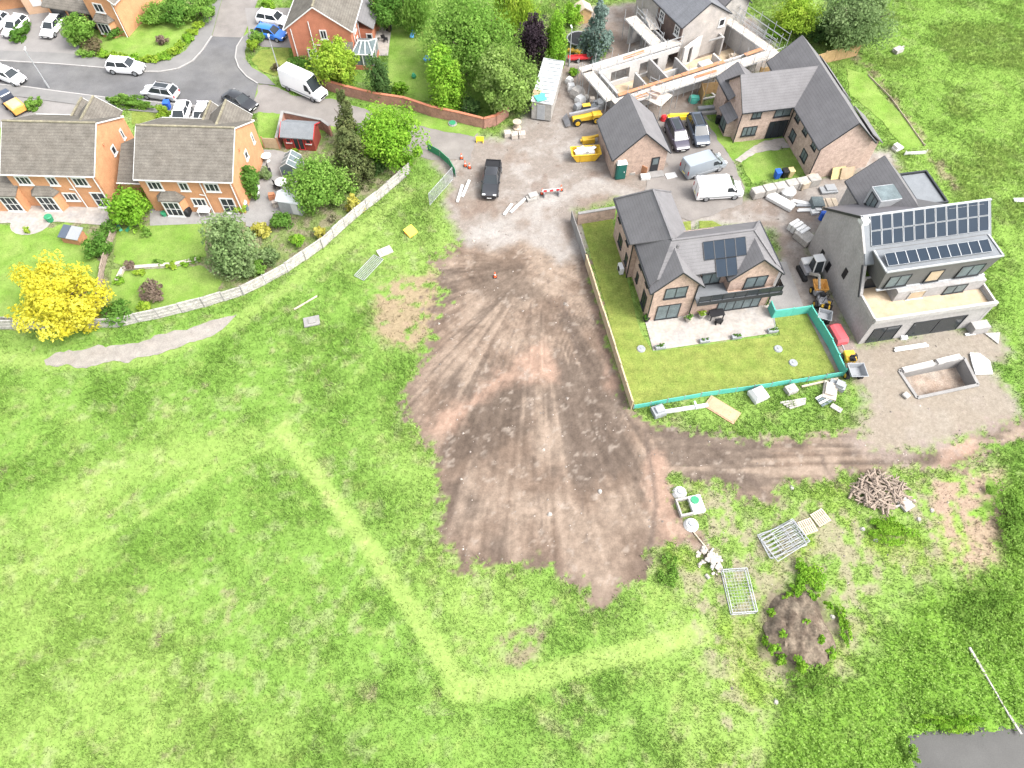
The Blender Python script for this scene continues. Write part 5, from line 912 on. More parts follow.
def flat_frame(label,c,L_,W_,ang,n,z=.05,name='fence_panel'):
    t=thing(name,label,'fence panel',at(*c)+Vector((0,0,z)),ang); m=MB()
    for s in (-1,1): m.tube((-L_/2,s*W_/2,.04),(L_/2,s*W_/2,.04),.035,5); m.tube((s*L_/2,-W_/2,.04),(s*L_/2,W_/2,.04),.035,5)
    m.build('frame',M['galv'],t); b=MB()
    for i in range(1,n): x=-L_/2+L_*i/n; b.bar((x,-W_/2,.04),(x,W_/2,.04),.022,.022)
    for i in range(1,6): y=-W_/2+W_*i/6; b.bar((-L_/2,y,.04),(L_/2,y,.04),.035,.03)
    b.build('mesh_infill',M['galv'],t); return t
flat_frame('galvanised mesh panel lying in the grass above the pinkish scrape',(369,268),3.2,1.2,heading((352,288),(382,256)),16)
for k,(dx,dy,a,z,l) in enumerate(((0,0,0,.05,'lowest of four galvanised fence panels stacked on the weeds'),(1.5,-1,4,.14,'second of the four galvanised fence panels, counted from the ground'),(-1,1,-4,.23,'third of the four galvanised fence panels, counted from the ground'),(2,2,7,.32,'topmost of the four galvanised fence panels on the weeds'))): flat_frame(l,(782+dx,540+dy),3.3,2.0,heading((764,548),(800,532))+R(a),3,z)
# little open glass/metal cage
t=thing('cage','galvanised cage frame with clear sides lying on the grass','cage',at(738,592).xy.to_3d(),R(4)); g=MB(); x0,x1,y0,y1,z1=-.95,.95,-1.65,1.65,.55
for x in (x0,x1):
    for y in (y0,y1): g.tube((x,y,0),(x,y,z1),.04,6)
for z in (.04,z1):
    for p,q in (((x0,y0,z),(x1,y0,z)),((x1,y0,z),(x1,y1,z)),((x1,y1,z),(x0,y1,z)),((x0,y1,z),(x0,y0,z))): g.tube(p,q,.04,6)
g.build('frame',M['galv'],t); g=MB()
for i in range(1,14): g.bar((x0,y0+3.3*i/14,z1),(x1,y0+3.3*i/14,z1),.015,.015); 
for i in range(1,8): g.bar((x0+1.9*i/8,y0,z1),(x0+1.9*i/8,y1,z1),.015,.015)
g.build('mesh_infill',M['galv'],t)
def pallet(c,a,label):
    t=thing('pallet',label,'pallet',at(*c),R(a),'wooden pallets')
    for i in range(7): pass
    m=MB()
    for i in range(7): x=-.55+i*1.1/6; m.box(x-.06,x+.06,-.6,.6,.12,.145)
    m.build('deck',M['pallet'],t); m=MB()
    for y in (-.55,0,.55): m.box(-.6,.6,y-.05,y+.05,0,.118)
    m.build('bearer',M['pallet'],t); return t
pallet((807,527),20,'pale wooden pallet touching the galvanised panel stack'); pallet((820,518),28,'pale wooden pallet further right from the galvanised panel stack')
for x,y,z,l in ((598,108,0,'grey topped pallet crate beside the telehandler cab'),(594,112,0,'bluish crate beside the telehandler')): solo(MB().box(-.6,.6,-.5,.5,0,.15).box(-.55,.55,-.45,.45,.15,.9),'crate',M['greyplastic'],l,'crate',at(x,y).xy.to_3d(),R(30))
for x,y,l in ((507.5,136,'left concrete block of three at the yard entrance'),(514.5,137.5,'middle concrete block of three at the yard entrance'),(522,137,'right concrete block of three at the yard entrance')): solo(MB().box(-.38,.38,-.35,.35,0,.62).box(-.18,.18,-.2,.2,.62,.7),'concrete_block',M['stone'],l,'block',at(x,y),R(8),bevel=.03)
solo(MB().cone((0,0,0),.5,.5,.12,16).cone((0,0,.12),.25,.25,.7,14).cone((0,0,.82),.5,.5,.1,16),'cable_drum',M['pallet'],'wooden cable drum standing behind the three concrete blocks','cable drum',at(517,128))
solo(MB().box(-.45,.45,-.02,.02,.1,.75).box(-.4,-.34,-.2,.2,0,.3).box(.34,.4,-.2,.2,0,.3),'road_sign',M['amber'],'plain pale yellow sign board standing at the lane edge','sign',at(480,142),R(-4))
t=thing('utility_cover','pale green utility chamber cover in the verge below the brick wall','cover',at(452.5,124)); MB().cone((0,0,0),.55,.5,.18,14).build('rim',M['concrete'],t); MB().cone((0,0,.18),.4,.38,.06,14).build('lid',M['green'],t)
# long white cabin
t=thing('site_cabin','long white site cabin under trees beside the gravel yard','cabin',at(547,103,0).xy.to_3d()+Vector((0,.6,0)),heading((541,124),(553,81))); MB().box(-3.9,4.1,-1.15,1.15,.15,2.45).build('wall',M['offwhite'],t); r=MB().slab([(-4.0,-1.25,2.5),(4.2,-1.25,2.5),(4.2,1.25,2.62),(-4.0,1.25,2.62)],.1); ro=r.build('roof',M['tarp'],t)
rb=MB()
for i in range(12): rb.box(-3.8+i*.7,-3.72+i*.7,-1.2,1.2,2.6,2.68)
rb.build('roof_rib',M['galv'],ro); MB().box(-3.97,-3.9,-.4,.5,.2,2.1).build('door',M['galv'],t); MB().box(-3.2,-2.0,.3,1.3,2.58,2.7).build('plywood_sheet',M['ply'],t)
solo(MB().box(-.6,.6,-.55,.55,0,.1).bar((-.5,-.4,.12),(.5,.4,.2),.6,.08),'tarpaulin',M['teal'],'folded teal tarpaulin lying on the long white cabin roof','tarpaulin',at(540.5,98,2.7),R(20))
for x,y,m_,s,l in ((569,83,'white',.7,'white bulk bag at the left foot of the scaffold'),(571,90,'white',.8,'white wrapped pallet below the bulk bag near the scaffold'),(577,97,'offwhite',1.2,'stack of pale boards between the cabin and telehandler'),(580,103,'white',.9,'white bulk bag behind the telehandler boom'),(592,102,'stone',.6,'tan stone pile beside the white bulk bag by the scaffold'),(586,99,'offwhite',.5,'yellowish sack on the materials heap by the scaffold'),(578,110,'greyplastic',.8,'grey tank just behind the telehandler'),(754,158,'blue',0,'')):
    if s: solo(MB().loft([[(-s*.55,-s*.5,0),(s*.55,-s*.5,0),(s*.55,s*.5,0),(-s*.55,s*.5,0)],[(-s*.6,-s*.55,s*.5),(s*.6,-s*.55,s*.5),(s*.6,s*.55,s*.5),(-s*.6,s*.55,s*.5)],[(-s*.45,-s*.4,s),(s*.45,-s*.4,s),(s*.45,s*.4,s),(-s*.45,s*.4,s)]]),'bulk_bag',M[m_],l,'bulk bag',at(x,y).xy.to_3d(),R(x*37%60))
# materials between the houses on the right
def wrapped(c,a,L_,W_,h_,m_,label,name='wrapped_pallet',n=3):
    t=thing(name,label,'pallet load',at(*c).xy.to_3d(),R(a)); 
    for i in range(n): x0=-L_/2+L_*i/n; MB().box(x0+.03,x0+L_/n-.03,-W_/2,W_/2,.02,h_*(1+.06*(i%2))).build('pack',M[m_],t,bevel=.05)
wrapped((784,190),16,8.0,1.0,.95,'offwhite','long row of pale wrapped block packs between the lawn and the gravel',n=6); wrapped((806,185),25,2.2,1.1,.9,'pallet','brownish torn packs at the right end of the wrapped block row',n=2)
wrapped((780,203),-42,3.1,1.2,.45,'white','white insulation sheets stacked left of the round white bag',name='insulation_stack',n=1); solo(MB().cone((0,0,0),.75,.85,.5,12).cone((0,0,.5),.85,.5,.35,12),'bulk_bag',M['white'],'big round white bag behind the white insulation sheets','bulk bag',at(787,194))
wrapped((797,232),-55,1.9,1.3,.9,'white','white wrapped blocks on a pallet beside the gravel track',n=4); wrapped((803,240),-55,1.9,1.4,.8,'offwhite','plain pale block of packs just below the white wrapped blocks',n=1)
for k,(x,y,a,l_,m_,lb) in enumerate(((800,203,-15,1.9,'white','white plank on the ground by the bulk bag'),(806,206,0,2.2,'galv','grey gutter lengths lying across the gravel'),(805,211,4,1.7,'white','thin white board below the grey gutter lengths'))): solo(MB().box(-l_/2,l_/2,-.15,.15,.02,.12).box(-l_/2+.2,l_/2-.1,.16,.34,.02,.09),'plank',M[m_],lb,'plank',at(x,y),R(a))
solo(MB().box(-.6,.6,-.7,.7,0,.7),'crate',M['glasspale'],'pale blue crate right of the grey gutter lengths','crate',at(816,206).xy.to_3d(),R(0)); wrapped((828,208),4,1.9,1.8,.6,'pallet','slatted timber pallet pile beside the grey tiled roof corner',name='pallet_pile',n=3)
solo(MB().cone((0,0,0),.3,.3,.9,12).box(-.25,.25,-.2,.2,.9,1.0),'barrel',M['blue'],'blue plastic drum by the blockwork house corner','barrel',at(821,219)); solo(MB().box(-.5,.3,-.3,.3,0,.3).box(.0,.6,-.1,.4,0,.45),'rubble_sack',M['white'],'white sacks left of the blue drum','sacks',at(815,213).xy.to_3d(),R(10))
for x,y,m_,l in ((776,178,'blue','blue wheelie bin beside the wrapped block row'),(783,177,'black','black wheelie bin next to the blue wheelie bin'),(789,176.5,'ochre','ochre bin at the end of the bin row')):
    t=thing('wheelie_bin',l,'bin',at(x,y),R(10)); MB().loft([[(-.22,-.25,.05),(.22,-.25,.05),(.22,.25,.05),(-.22,.25,.05)],[(-.29,-.35,.95),(.29,-.35,.95),(.29,.35,.95),(-.29,.35,.95)]]).build('body',M[m_],t); MB().box(-.31,.31,-.38,.38,.95,1.04).build('lid',M[m_],t,bevel=.03)
t=thing('wheelie_bin','blue wheelie bin on the drive beside the silver car','bin',at(169,109),R(0)); MB().loft([[(-.25,-.28,.05),(.25,-.28,.05),(.25,.28,.05),(-.25,.28,.05)],[(-.33,-.38,.98),(.33,-.38,.98),(.33,.38,.98),(-.33,.38,.98)]]).build('body',M['blue'],t); MB().box(-.35,.35,-.42,.42,.98,1.07).build('lid',M['blue'],t,bevel=.03)
for x,l in ((837,'mossy board leaning on the pale brick gable, left one'),(846,'clean plywood board leaning on the pale brick gable, right one')): solo(MB().bar((0,0,0),(0,.5,1.25),1.5,.06),'board',M['ochre' if x<840 else 'ply'],l,'board',at(x,179).xy.to_3d(),R(10))
solo(MB().box(-.9,.9,-.5,.5,.02,.25).box(-.3,.8,-.3,.6,.25,.4),'debris_heap',M['greyplastic'],'grey heap of sheeting on the gravel behind the blockwork house','debris',at(828,191).xy.to_3d(),R(8))
t=thing('wooden_edging','white timber frame on the grass left of the pale brick house','frame',at(709,99).xy.to_3d(),R(12)); m=MB(); m.bar((-1.2,0,.1),(1.4,.2,.1),.2,.12); m.bar((.9,.3,.1),(.4,1.5,.1),.2,.1); m.build('plank',M['white'],t); MB().box(-.9,-.4,.6,1.2,0,.45).build('block',M['amber'],t)
solo(MB().cone((0,0,0),.6,.55,.5,12).box(-.4,.6,-.4,.2,.3,.7),'water_butt',M['teal'],'teal covered tub at the left end of the white timber frame','tub',at(693,101)); solo(MB().box(-1.4,1.4,-.25,.25,0,.35),'planter',M['greyplastic'],'long dark planter box in the grass strip above the slate blue car','planter',at(709,109),R(8)); solo(MB().box(-2,2,-.2,.2,.0,.3),'kerb_block',M['concrete'],'long pale kerb stone at the head of the parked slate blue car','kerb',at(706,114).xy.to_3d(),R(8))
solo(MB().cone((0,0,0),.25,.3,.9,10),'barrel',M['black'],'black barrel beside the bay window of the pale brick house','barrel',at(717,123))
solo(MB().box(-.5,.5,-.04,.04,0,1.15),'board',M['brownboard'],'dark brown board leaning by the brick garage door','board',at(642,174).xy.to_3d(),R(-35)); solo(MB().box(-.7,.5,-.5,.4,0,.3).box(-.2,.7,-.1,.6,0,.45).box(-.6,0,.1,.6,.3,.5),'debris_heap',M['offwhite'],'pale heap of bags and offcuts beside the green portable toilet','debris',at(630,172).xy.to_3d())
solo(MB().box(-.5,.5,-.35,.35,0,.35),'crate',M['white'],'white crate on the drive at the top of the L-shaped house roof','crate',at(645,178).xy.to_3d(),R(6)); solo(MB().box(-.6,.6,-.4,.4,.02,.1),'board',M['white'],'pale board lying flat on the block drive','board',at(671,176).xy.to_3d(),R(15))
# L-shaped house: patio pots, furniture, lawn fittings, air unit
for x,y,l in ((660,348.5,'first planter box on the patio edge from the left'),(704,342,'second planter box on the patio edge from the left'),(736,338,'third planter box on the patio edge from the left'),(772,332,'grey planter box at the right patio corner')):
    t=thing('planter',l,'planter',at(x,y)+Vector((0,0,.06)),R(9)); MB().box(-.5,.5,-.2,.2,0,.35).build('box',M['greyplastic'],t,bevel=.03); v,c=crown_mesh(.5,.2,.12,160,.12,PAL['green'],'box',.3,int(x)); v[:,2]+=.4; o=bpy.data.objects.new('foliage',quad_mesh('foliage',v,c,M['leaf'])); COL.objects.link(o); o.parent=t
t=thing('heat_pump','white air source unit on the lawn by the left house wall','heat pump',at(620,272).xy.to_3d(),R(-78)); MB().box(-.45,.45,-.2,.2,.1,.95).build('case',M['white'],t,bevel=.02); MB().tube((0,-.21,.55),(0,-.24,.55),.28,14).build('fan_grille',M['black'],t); MB().box(-.4,-.3,-.2,.2,0,.1).box(.3,.4,-.2,.2,0,.1).build('feet',M['black'],t)
t=thing('garden_table','dark patio table with chairs folded in before the bifold doors','table',at(715,317.5)+Vector((0,0,.06)),R(10)); MB().box(-.7,.7,-.4,.4,.68,.74).build('tabletop',M['black'],t)
for x in (-.6,.6):
    for y in (-.33,.33): MB().box(x-.04,x+.04,y-.04,y+.04,0,.68).build('leg',M['black'],t)
for s in (-1,1): MB().box(-.3,.3,s*.75-.25,s*.75+.25,.4,.46).box(-.3,.3,s*.98-.03,s*.98+.03,.46,.85).box(-.28,-.22,s*.75-.2,s*.75+.2,0,.4).box(.22,.28,s*.75-.2,s*.75+.2,0,.4).build('bench',M['black'],t)
for x,y,l,p in ((688,321,'round terracotta pot at the left patio doors','stone'),(646,320.5,'dark pot at the left front corner of the L-shaped house','black'),(701,317.5,'yellow flowered trough before the balcony pillar','offwhite')):
    t=thing('flower_pot',l,'pot',at(x,y)+Vector((0,0,.06)),0); MB().cone((0,0,0),.25,.36,.5,12).build('pot',M[p],t); v,c=crown_mesh(.4,.4,.25,160,.14,PAL['green' if p!='offwhite' else 'yelgreen'],'round',.5,int(x)); v[:,2]+=.65; o=bpy.data.objects.new('foliage',quad_mesh('foliage',v,c,M['leaf'])); COL.objects.link(o); o.parent=t
for x,y,l in ((641,349,'grey disc cover in the lawn left of the patio'),(778,349,'grey disc cover in the lawn nearest the patio corner'),(793,363,'lower grey disc cover in the right part of the lawn')): solo(MB().cone((0,0,.03),.42,.36,.1,16).cone((0,0,.13),.12,.1,.05,10),'drain_cover',M['greyplastic'],l,'cover',at(x,y))
# debris along the lower fence
solo(MB().box(-.55,.55,-.5,.5,0,.55).box(-.3,.4,-.3,.3,.55,.75),'tool_box',M['greyplastic'],'grey crate at the foot of the turquoise fence left of the white beam','crate',at(658,413).xy.to_3d(),R(20))
def beam(c,L_,a,m_,label,w=.22,h=.25,n=1):
    t=MB()
    for i in range(n): t.box(-L_/2+i*.15,L_/2-i*.1,-w/2+i*(w+.03)-n*w/2,w/2+i*(w+.03)-n*w/2,.03,h)
    return solo(t,'plank' if h<.2 else 'beam',M[m_],label,'beam',at(*c),R(a))
beam((685,408),4.0,10,'white','white beam lying below the turquoise fence left of the brown board',.3,.3); solo(MB().box(-.08,.08,-.4,.4,.3,.42),'batten',M['white'],'short white batten across the white beam','batten',at(695,407),R(10))
solo(MB().box(-1.5,1.5,-.7,.7,.03,.1).box(-1.3,1.3,-.6,.6,.1,.14),'board',mat('rust_board',(.36,.22,.14),var=.1),'brown rectangular board lying in the weeds below the fence','board',at(722,410),R(-38))
solo(MB().loft([[(-.65,-.6,0),(.65,-.6,0),(.65,.6,0),(-.65,.6,0)],[(-.72,-.68,.55),(.72,-.68,.55),(.72,.68,.55),(-.72,.68,.55)],[(-.5,-.45,.95),(.5,-.45,.95),(.5,.45,.95),(-.5,.45,.95)]]),'bulk_bag',M['white'],'full white bulk bag at the fence right of the brown board','bulk bag',at(757,397).xy.to_3d(),R(25))
solo(MB().box(-.5,.5,-.4,.4,0,.5).box(-.25,.2,-.15,.1,.5,.56),'crate',M['offwhite'],'small white box at the fence with a brown mark on top','crate',at(790,391).xy.to_3d(),R(22)); beam((819,382.5),3.6,14,'pallet','pale timber beam leaning along the right end of the turquoise fence',.16,.2)
for k in range(4): solo(MB().box(-1.2+k*.12,1.2-k*.15,-.09,.09,.03,.1),'plank',M['offwhite'],('uppermost','second','third','lowest')[k]+' of the four bleached planks lying in the weeds','plank',at(793+k*1.5,401+k*1.7),R(10+k*3))
solo(MB().box(-.6,.6,-.9,.9,.03,.3).box(-.45,.3,-.6,.7,.3,.55),'debris_heap',M['stone'],'brownish pack of slabs beside the pallet of turquoise boards','debris',at(829,392).xy.to_3d(),R(-20)); solo(MB().box(-.7,.7,-.35,.35,0,.5).box(-.2,.5,-.3,.3,.5,.8),'tool_box',M['greyplastic'],'silver grey boxes near the lower corner post of the turquoise fence','boxes',at(836,387).xy.to_3d(),R(-30))
t=thing('pallet_pile','pile of pale turquoise tinted boards below the grey boxes','board pile',at(824,400),R(28))
for i in range(4): MB().box(-.7,.7,-.5+i*.26,-.3+i*.26,.05+.03*i,.16+.03*i).build('board',M['white' if i%2 else 'glasspale'],t)
solo(MB().box(-.5,.5,-.25,.25,.02,.14),'slab',M['offwhite'],'pinkish slab in the weeds right of the board pile','slab',at(836,408.5),R(-40))
# in front of the grey house
beam((910,347),3.4,10,'white','long white plank on the gravel before the grey house doors',.2,.16,2); beam((969,333.5),1.0,8,'white','short white plank near the right end of the grey house',.25,.14)
solo(MB().prism([(-.9,-1.2),(.7,-1.2),(.95,.2),(.3,1.1),(-.55,1.15),(-.75,.1)],.05,.18),'board',M['white'],'large white sheet lying right of the concrete tank','sheet',at(979.5,364),R(2)); solo(MB().prism([(-.75,.5),(.75,.6),(.1,-.75)],.04,.1),'board',M['offwhite'],'pale triangular sheet on the gravel near the meadow edge','sheet',at(994,338)); solo(MB().box(-.3,.3,-.25,.25,0,.3),'crate',M['white'],'small white box against the grey house pillar','crate',at(903,338).xy.to_3d()); solo(MB().box(-.3,.3,-.28,.28,0,.25),'stone_block',M['offwhite'],'pale square block left of the concrete tank','block',at(905.5,396),R(35),bevel=.04)
# drainage chambers
for x,y,l in ((679.5,493,'upper round white chamber with grey lid on the soil edge'),(691,525,'lower round white chamber with grey lid on the soil edge')): t=thing('inspection_chamber',l,'chamber',at(x,y)); MB().cone((0,0,0),.62,.45,.35,16).build('body',M['white'],t); MB().cone((0,0,.35),.26,.26,.14,14).build('lid',M['greyplastic'],t)
t=thing('septic_tank','white rectangular tank with green lid between the two round chambers','tank',at(689.5,507),R(12)); m=MB(); m.box(.0,1.05,-.75,.75,0,.5); m.build('body',M['white'],t,bevel=.03); m=MB()
for a in ((-1.05,-.0,-.75,-.6),(-1.05,-.0,.6,.75),(-1.05,-.92,-.6,.6)): m.box(*a,0,.45)
m.build('open_frame',M['offwhite'],t); MB().cone((.45,.3,.5),.34,.34,.12,14).build('lid',M['green'],t)
solo(MB().tube((-1.2,0,.08),(1.2,0,.08),.06,6),'pipe',M['pallet'],'thin tan pipe leading from the lower round chamber','pipe',at(697,537),heading((692,531),(704,546)))
solo(MB().bar((-.1,3.0,.16),(.0,1.0,.1),.16,.14).bar((0,1.0,.1),(.1,-1.6,.05),.1,.1).bar((.1,-1.6,.05),(.18,-3.0,.1),.15,.12),'pipe',M['offwhite'],'long white pipe running through the thicket to the pond','pipe',at(993,690),heading((1015,727),(972,650))-R(90))
rg=random.Random(4)
t=thing('rubble_heap','pale rubble heap at the end of the tan pipe','rubble',at(709,562))
for i in range(60):
    a=rg.uniform(0,6.28); q=rg.uniform(0,1)**.6; s=rg.uniform(.08,.22); m=MB(); m.M=Matrix.Translation((math.cos(a)*q*.95,math.sin(a)*q*1.3,max(.05,.55*(1-q))))@Matrix.Rotation(rg.uniform(0,3),4,'Z')@Matrix.Rotation(rg.uniform(-.5,.5),4,'X'); m.box(-s,s,-s*.7,s*.7,-s*.5,s*.4); m.build('lump',M['stone'] if i%3 else M['offwhite'],t,bevel=.04)
# pile of dead branches: every branch a thing
bases=[]
for k in range(4):
    m=MB(); L_=.7+.32*k; r=.045+.02*k; m.tube((-L_/2,0,0),(0,.06*(k-1),.03),r,6,r*.95); m.tube((0,.06*(k-1),.03),(L_/2,-.03,0),r*.95,6,r*.7); 
    if k>1: m.tube((.1,0,.03),(.5,.35,.15),r*.5,5,r*.3)
    bases.append(m)
pc=at(880,492); first={}
for i in range(150):
    k=rg.randrange(4); a=rg.uniform(0,6.28); q=rg.uniform(0,1)**.55; x=pc.x+math.cos(a)*q*2.25; y=pc.y+math.sin(a)*q*1.55; z=.08+.6*(1-q*q)*rg.uniform(.4,1.1)
    if k not in first: o=bases[k].build('dead_branch',M['log'],smooth=40); first[k]=o
    else: o=first[k].copy(); COL.objects.link(o)
    o.location=(x,y,z); o.rotation_euler=(rg.uniform(-.4,.4),rg.uniform(-.4,.4),rg.uniform(0,3.14)); tag(o,'dead branch in the tangled heap of cut wood right of the track','branch','branches of the dead wood heap')
solo(MB().box(-.5,.5,-.5,.5,0,.25).tube((-.9,.3,.1),(.9,-.1,.2),.1,6),'debris_heap',M['offwhite'],'white scraps at the lower right end of the dead wood heap','debris',at(905,505).xy.to_3d(),R(30))
for x,y,l in ((863,529,'upper white stone in the grass below the dead wood heap'),(876,540,'lower white stone in the grass below the dead wood heap'),(932,510,'white stone right of the dead wood heap'),(919,519,'small white stone below the white scraps'),(550,514,'pale stone on the lower part of the soil'),(600,491,'white stone on the soil towards the right'),(792,488,'white stone on the rutted ground by the track'),(776,702,'white scrap in the weeds at the bottom right'),(833,617,'white bag beside the dark soil heap')): solo(MB().cone((0,0,-.02),.2,.13,.12,6).cone((.12,.06,-.02),.14,.07,.1,5),'boulder',M['offwhite'],l,'stone',at(x,y),R(x))
solo(MB().box(-.75,.75,-.5,.5,.04,.16).box(-.35,.4,-.3,.3,.16,.24),'slab',M['stone'],'pale concrete slab in the grass near the grey mesh panel','slab',at(385,252),R(30)); solo(MB().box(-.75,.75,-.55,.55,.04,.18).box(-.3,.4,-.3,.3,.18,.26),'slab',M['concrete'],'grey square slab with raised middle alone in the meadow grass','slab',at(312,322),R(15)); solo(MB().box(-1.3,1.3,-.08,.08,.03,.1),'plank',M['pallet'],'thin pale plank lying in the meadow grass above the square slab','plank',at(306,303),R(40))
t=thing('sign_board','yellow and red notice board lying in the grass above the pinkish scrape','sign',at(411,233),heading((404,238),(418,228))); MB().bar((0,-.5,.06),(0,.5,.5),1.1,.06).build('board',M['amber'],t); MB().box(-.5,-.2,-.5,.5,.03,.1).build('red_strip',M['coneorange'],t); MB().bar((0,.45,.0),(0,.5,.5),.08,.06).build('leg',M['white'],t)
# ------------------------------------------------------------------ back gardens
t=thing('summerhouse','red boarded summerhouse with grey felt roof behind the brick wall','summerhouse',at(301,150).xy.to_3d(),R(-6)); gable_walls(-1.75,1.75,0,2.4,1.9,2.5,'x').build('wall',M['barn'],t); gable_roof(t,-1.75,1.75,0,2.4,1.9,2.6,'x',mat('felt',(.14,.15,.16),rough=.95,var=.1),ov=.3,ve=.15,trim='red',gut=False)
for x in (-1.1,1.15): window(t,x,0,1.0,.6,.6,(0,-1),1,1,'red')
window(t,0,0,.08,1.2,1.75,(0,-1),2,1,'red',name='double_door',sill=False)
t=thing('garden_shed','silver metal garden shed under the dense round tree','shed',at(294,210).xy.to_3d(),R(-12)); gable_walls(-1.2,1.2,-.6,.9,1.7,2.1,'x').build('wall',M['galv'],t); gable_roof(t,-1.2,1.2,-.6,.9,1.7,2.1,'x',M['tarp'],ov=.15,ve=.1,trim='galv',gut=False)
MB().box(.2,.9,-.63,-.6,.1,1.6).build('door',M['white'],t)
t=thing('greenhouse','small glass greenhouse at the left of the dense round tree','greenhouse',at(291,178).xy.to_3d(),R(-6)); gable_walls(-.9,.9,0,2.2,1.4,2.0,'y').build('glazing',M['glasspale'],t); m=MB()
for y in (0,.75,1.5,2.2):
    m.bar((-.92,y,1.4),(0,y,2.03),.05,.05); m.bar((.92,y,1.4),(0,y,2.03),.05,.05)
    for x in (-.92,.92): m.bar((x,y,0),(x,y,1.4),.05,.05)
m.bar((0,0,2.03),(0,2.2,2.03),.06,.06); m.build('frame',M['white'],t)
def table(c,label,m_='white',r=.55,chairs=2,z=.05):
    t=thing('garden_table',label,'table',at(*c)+Vector((0,0,z)),R(c[0]*7%90)); MB().cone((0,0,.68),r,r,.05,14).build('tabletop',M[m_],t); MB().cone((0,0,0),.3,.06,.1,10).tube((0,0,.1),(0,0,.68),.05,6).build('pedestal',M[m_],t)
def chair(c,a,label,m_='white',z=.05):
    t=thing('garden_chair',label,'chair',at(*c)+Vector((0,0,z)),R(a)); MB().box(-.25,.25,-.25,.25,.4,.45).build('seat',M[m_],t); MB().bar((0,.25,.45),(0,.35,.95),.5,.05).build('backrest',M[m_],t)
    for x in (-.22,.22):
        for y in (-.22,.22): MB().box(x-.025,x+.025,y-.025,y+.025,0,.4).build('leg',M[m_],t)
table((268,161),'round white garden table closest to the orange gable corner'); table((283,187),'round white table in the middle of the paved garden',r=.7); chair((277,189),40,'dark chair left of the middle white table','black'); chair((269,173),10,'black chair below the upper white table','black'); chair((287,191),200,'white chair beside the middle white table'); table((257,193),'white table by the leafy tree at the gable wall'); chair((289,178),0,'dark chair before the greenhouse','black')
solo(MB().box(-.35,.35,-.25,.25,0,.5).box(-.3,.3,-.2,.2,.5,.75),'planter',M['terracotta'],'terracotta planter box below the middle white table','planter',at(273,199)+Vector((0,0,.05)),R(10)); solo(MB().cone((0,0,0),.35,.25,.4,10).cone((0,0,.4),.15,.3,.2,10),'bird_bath',M['stone'],'pale stone bird bath left of the silver shed','bird bath',at(276,206)+Vector((0,0,.05)))
t=thing('barbecue_cover','rounded black cover over garden furniture before the right orange house','covered furniture',at(184,214)+Vector((0,0,.05)),R(-3)); MB().loft([[(-.85,-.5,0),(.85,-.5,0),(.85,.5,0),(-.85,.5,0)],[(-.85,-.5,.7),(.85,-.5,.7),(.85,.5,.7),(-.85,.5,.7)],[(-.65,-.35,.9),(.65,-.35,.9),(.65,.35,.9),(-.65,.35,.9)]]).build('cover',M['black'],t,bevel=.08)
t=thing('garden_table','white rectangular patio table right of the black cover','table',at(206.5,215)+Vector((0,0,.05)),R(-3)); MB().box(-.65,.65,-.4,.4,.68,.73).build('tabletop',M['white'],t)
for x in (-.58,.58):
    for y in (-.33,.33): MB().box(x-.03,x+.03,y-.03,y+.03,0,.68).build('leg',M['white'],t)
t=thing('water_butt','pale green water butt by the corner of the right orange house','water butt',at(246,210)+Vector((0,0,.05))); MB().cone((0,0,0),.35,.42,1.0,14).build('barrel',M['glasspale'],t); MB().cone((0,0,1.0),.44,.4,.08,14).build('lid',M['white'],t)
solo(MB().cone((0,0,0),.32,.4,.6,12).cone((0,0,.6),.42,.35,.08,12),'compost_bin',M['green'],'green compost tub on the left patio edge','tub',at(51,221)+Vector((0,0,.05))); solo(MB().cone((0,0,0),.25,.32,.4,12),'flower_pot',M['green'],'green tub below the bay window of the right orange house','pot',at(165,215.5)+Vector((0,0,.05)))
t=thing('playhouse','small dark shed with slatted roof beside the yellow tree','playhouse',at(76,240).xy.to_3d(),R(-12)); MB().box(-1.0,1.0,-.6,.6,0,.9).build('wall',M['brownboard'],t); MB().slab([(-.2,-.75,1.0),(1.1,-.75,1.0),(1.1,.75,1.3),(-.2,.75,1.3)],.08).build('roof',M['greyplastic'],t); MB().slab([(-1.1,-.75,1.0),(-.25,-.75,1.0),(-.25,.75,1.3),(-1.1,.75,1.3)],.08).build('cover',P['slateblue'],t)
for (x,y,a,m_,l) in ((132,228,55,'green','green garden toy slide under the lime tree'),(119,228,-50,'teal','turquoise garden toy board under the lime tree')): solo(MB().bar((-.7,0,.1),(.6,0,.5),.35,.06).box(.5,.6,-.15,.15,0,.5),'toy_slide',M[m_],l,'toy',at(x,y).xy.to_3d(),R(a))
for x,y,m_,l,s in ((427,61,'skyblue','bright blue ball on the play lawn beside the lime conical tree',.45),(414,78,'green','small green toy on the lower play lawn',.3)): solo(MB().cone((0,0,.0),s*.7,s,.3,12).cone((0,0,.3),s,s*.5,.3,12),'toy',M[m_],l,'toy',at(x,y)+Vector((0,0,.03)))
t=thing('paddling_slide','light blue and white toy slide at the far end of the play lawn','toy',at(413,36).xy.to_3d(),R(80)); MB().bar((-.6,0,.15),(.5,0,.9),.5,.08).build('slide',M['skyblue'],t); MB().box(.4,.6,-.3,.3,0,.95).build('ladder',M['white'],t)
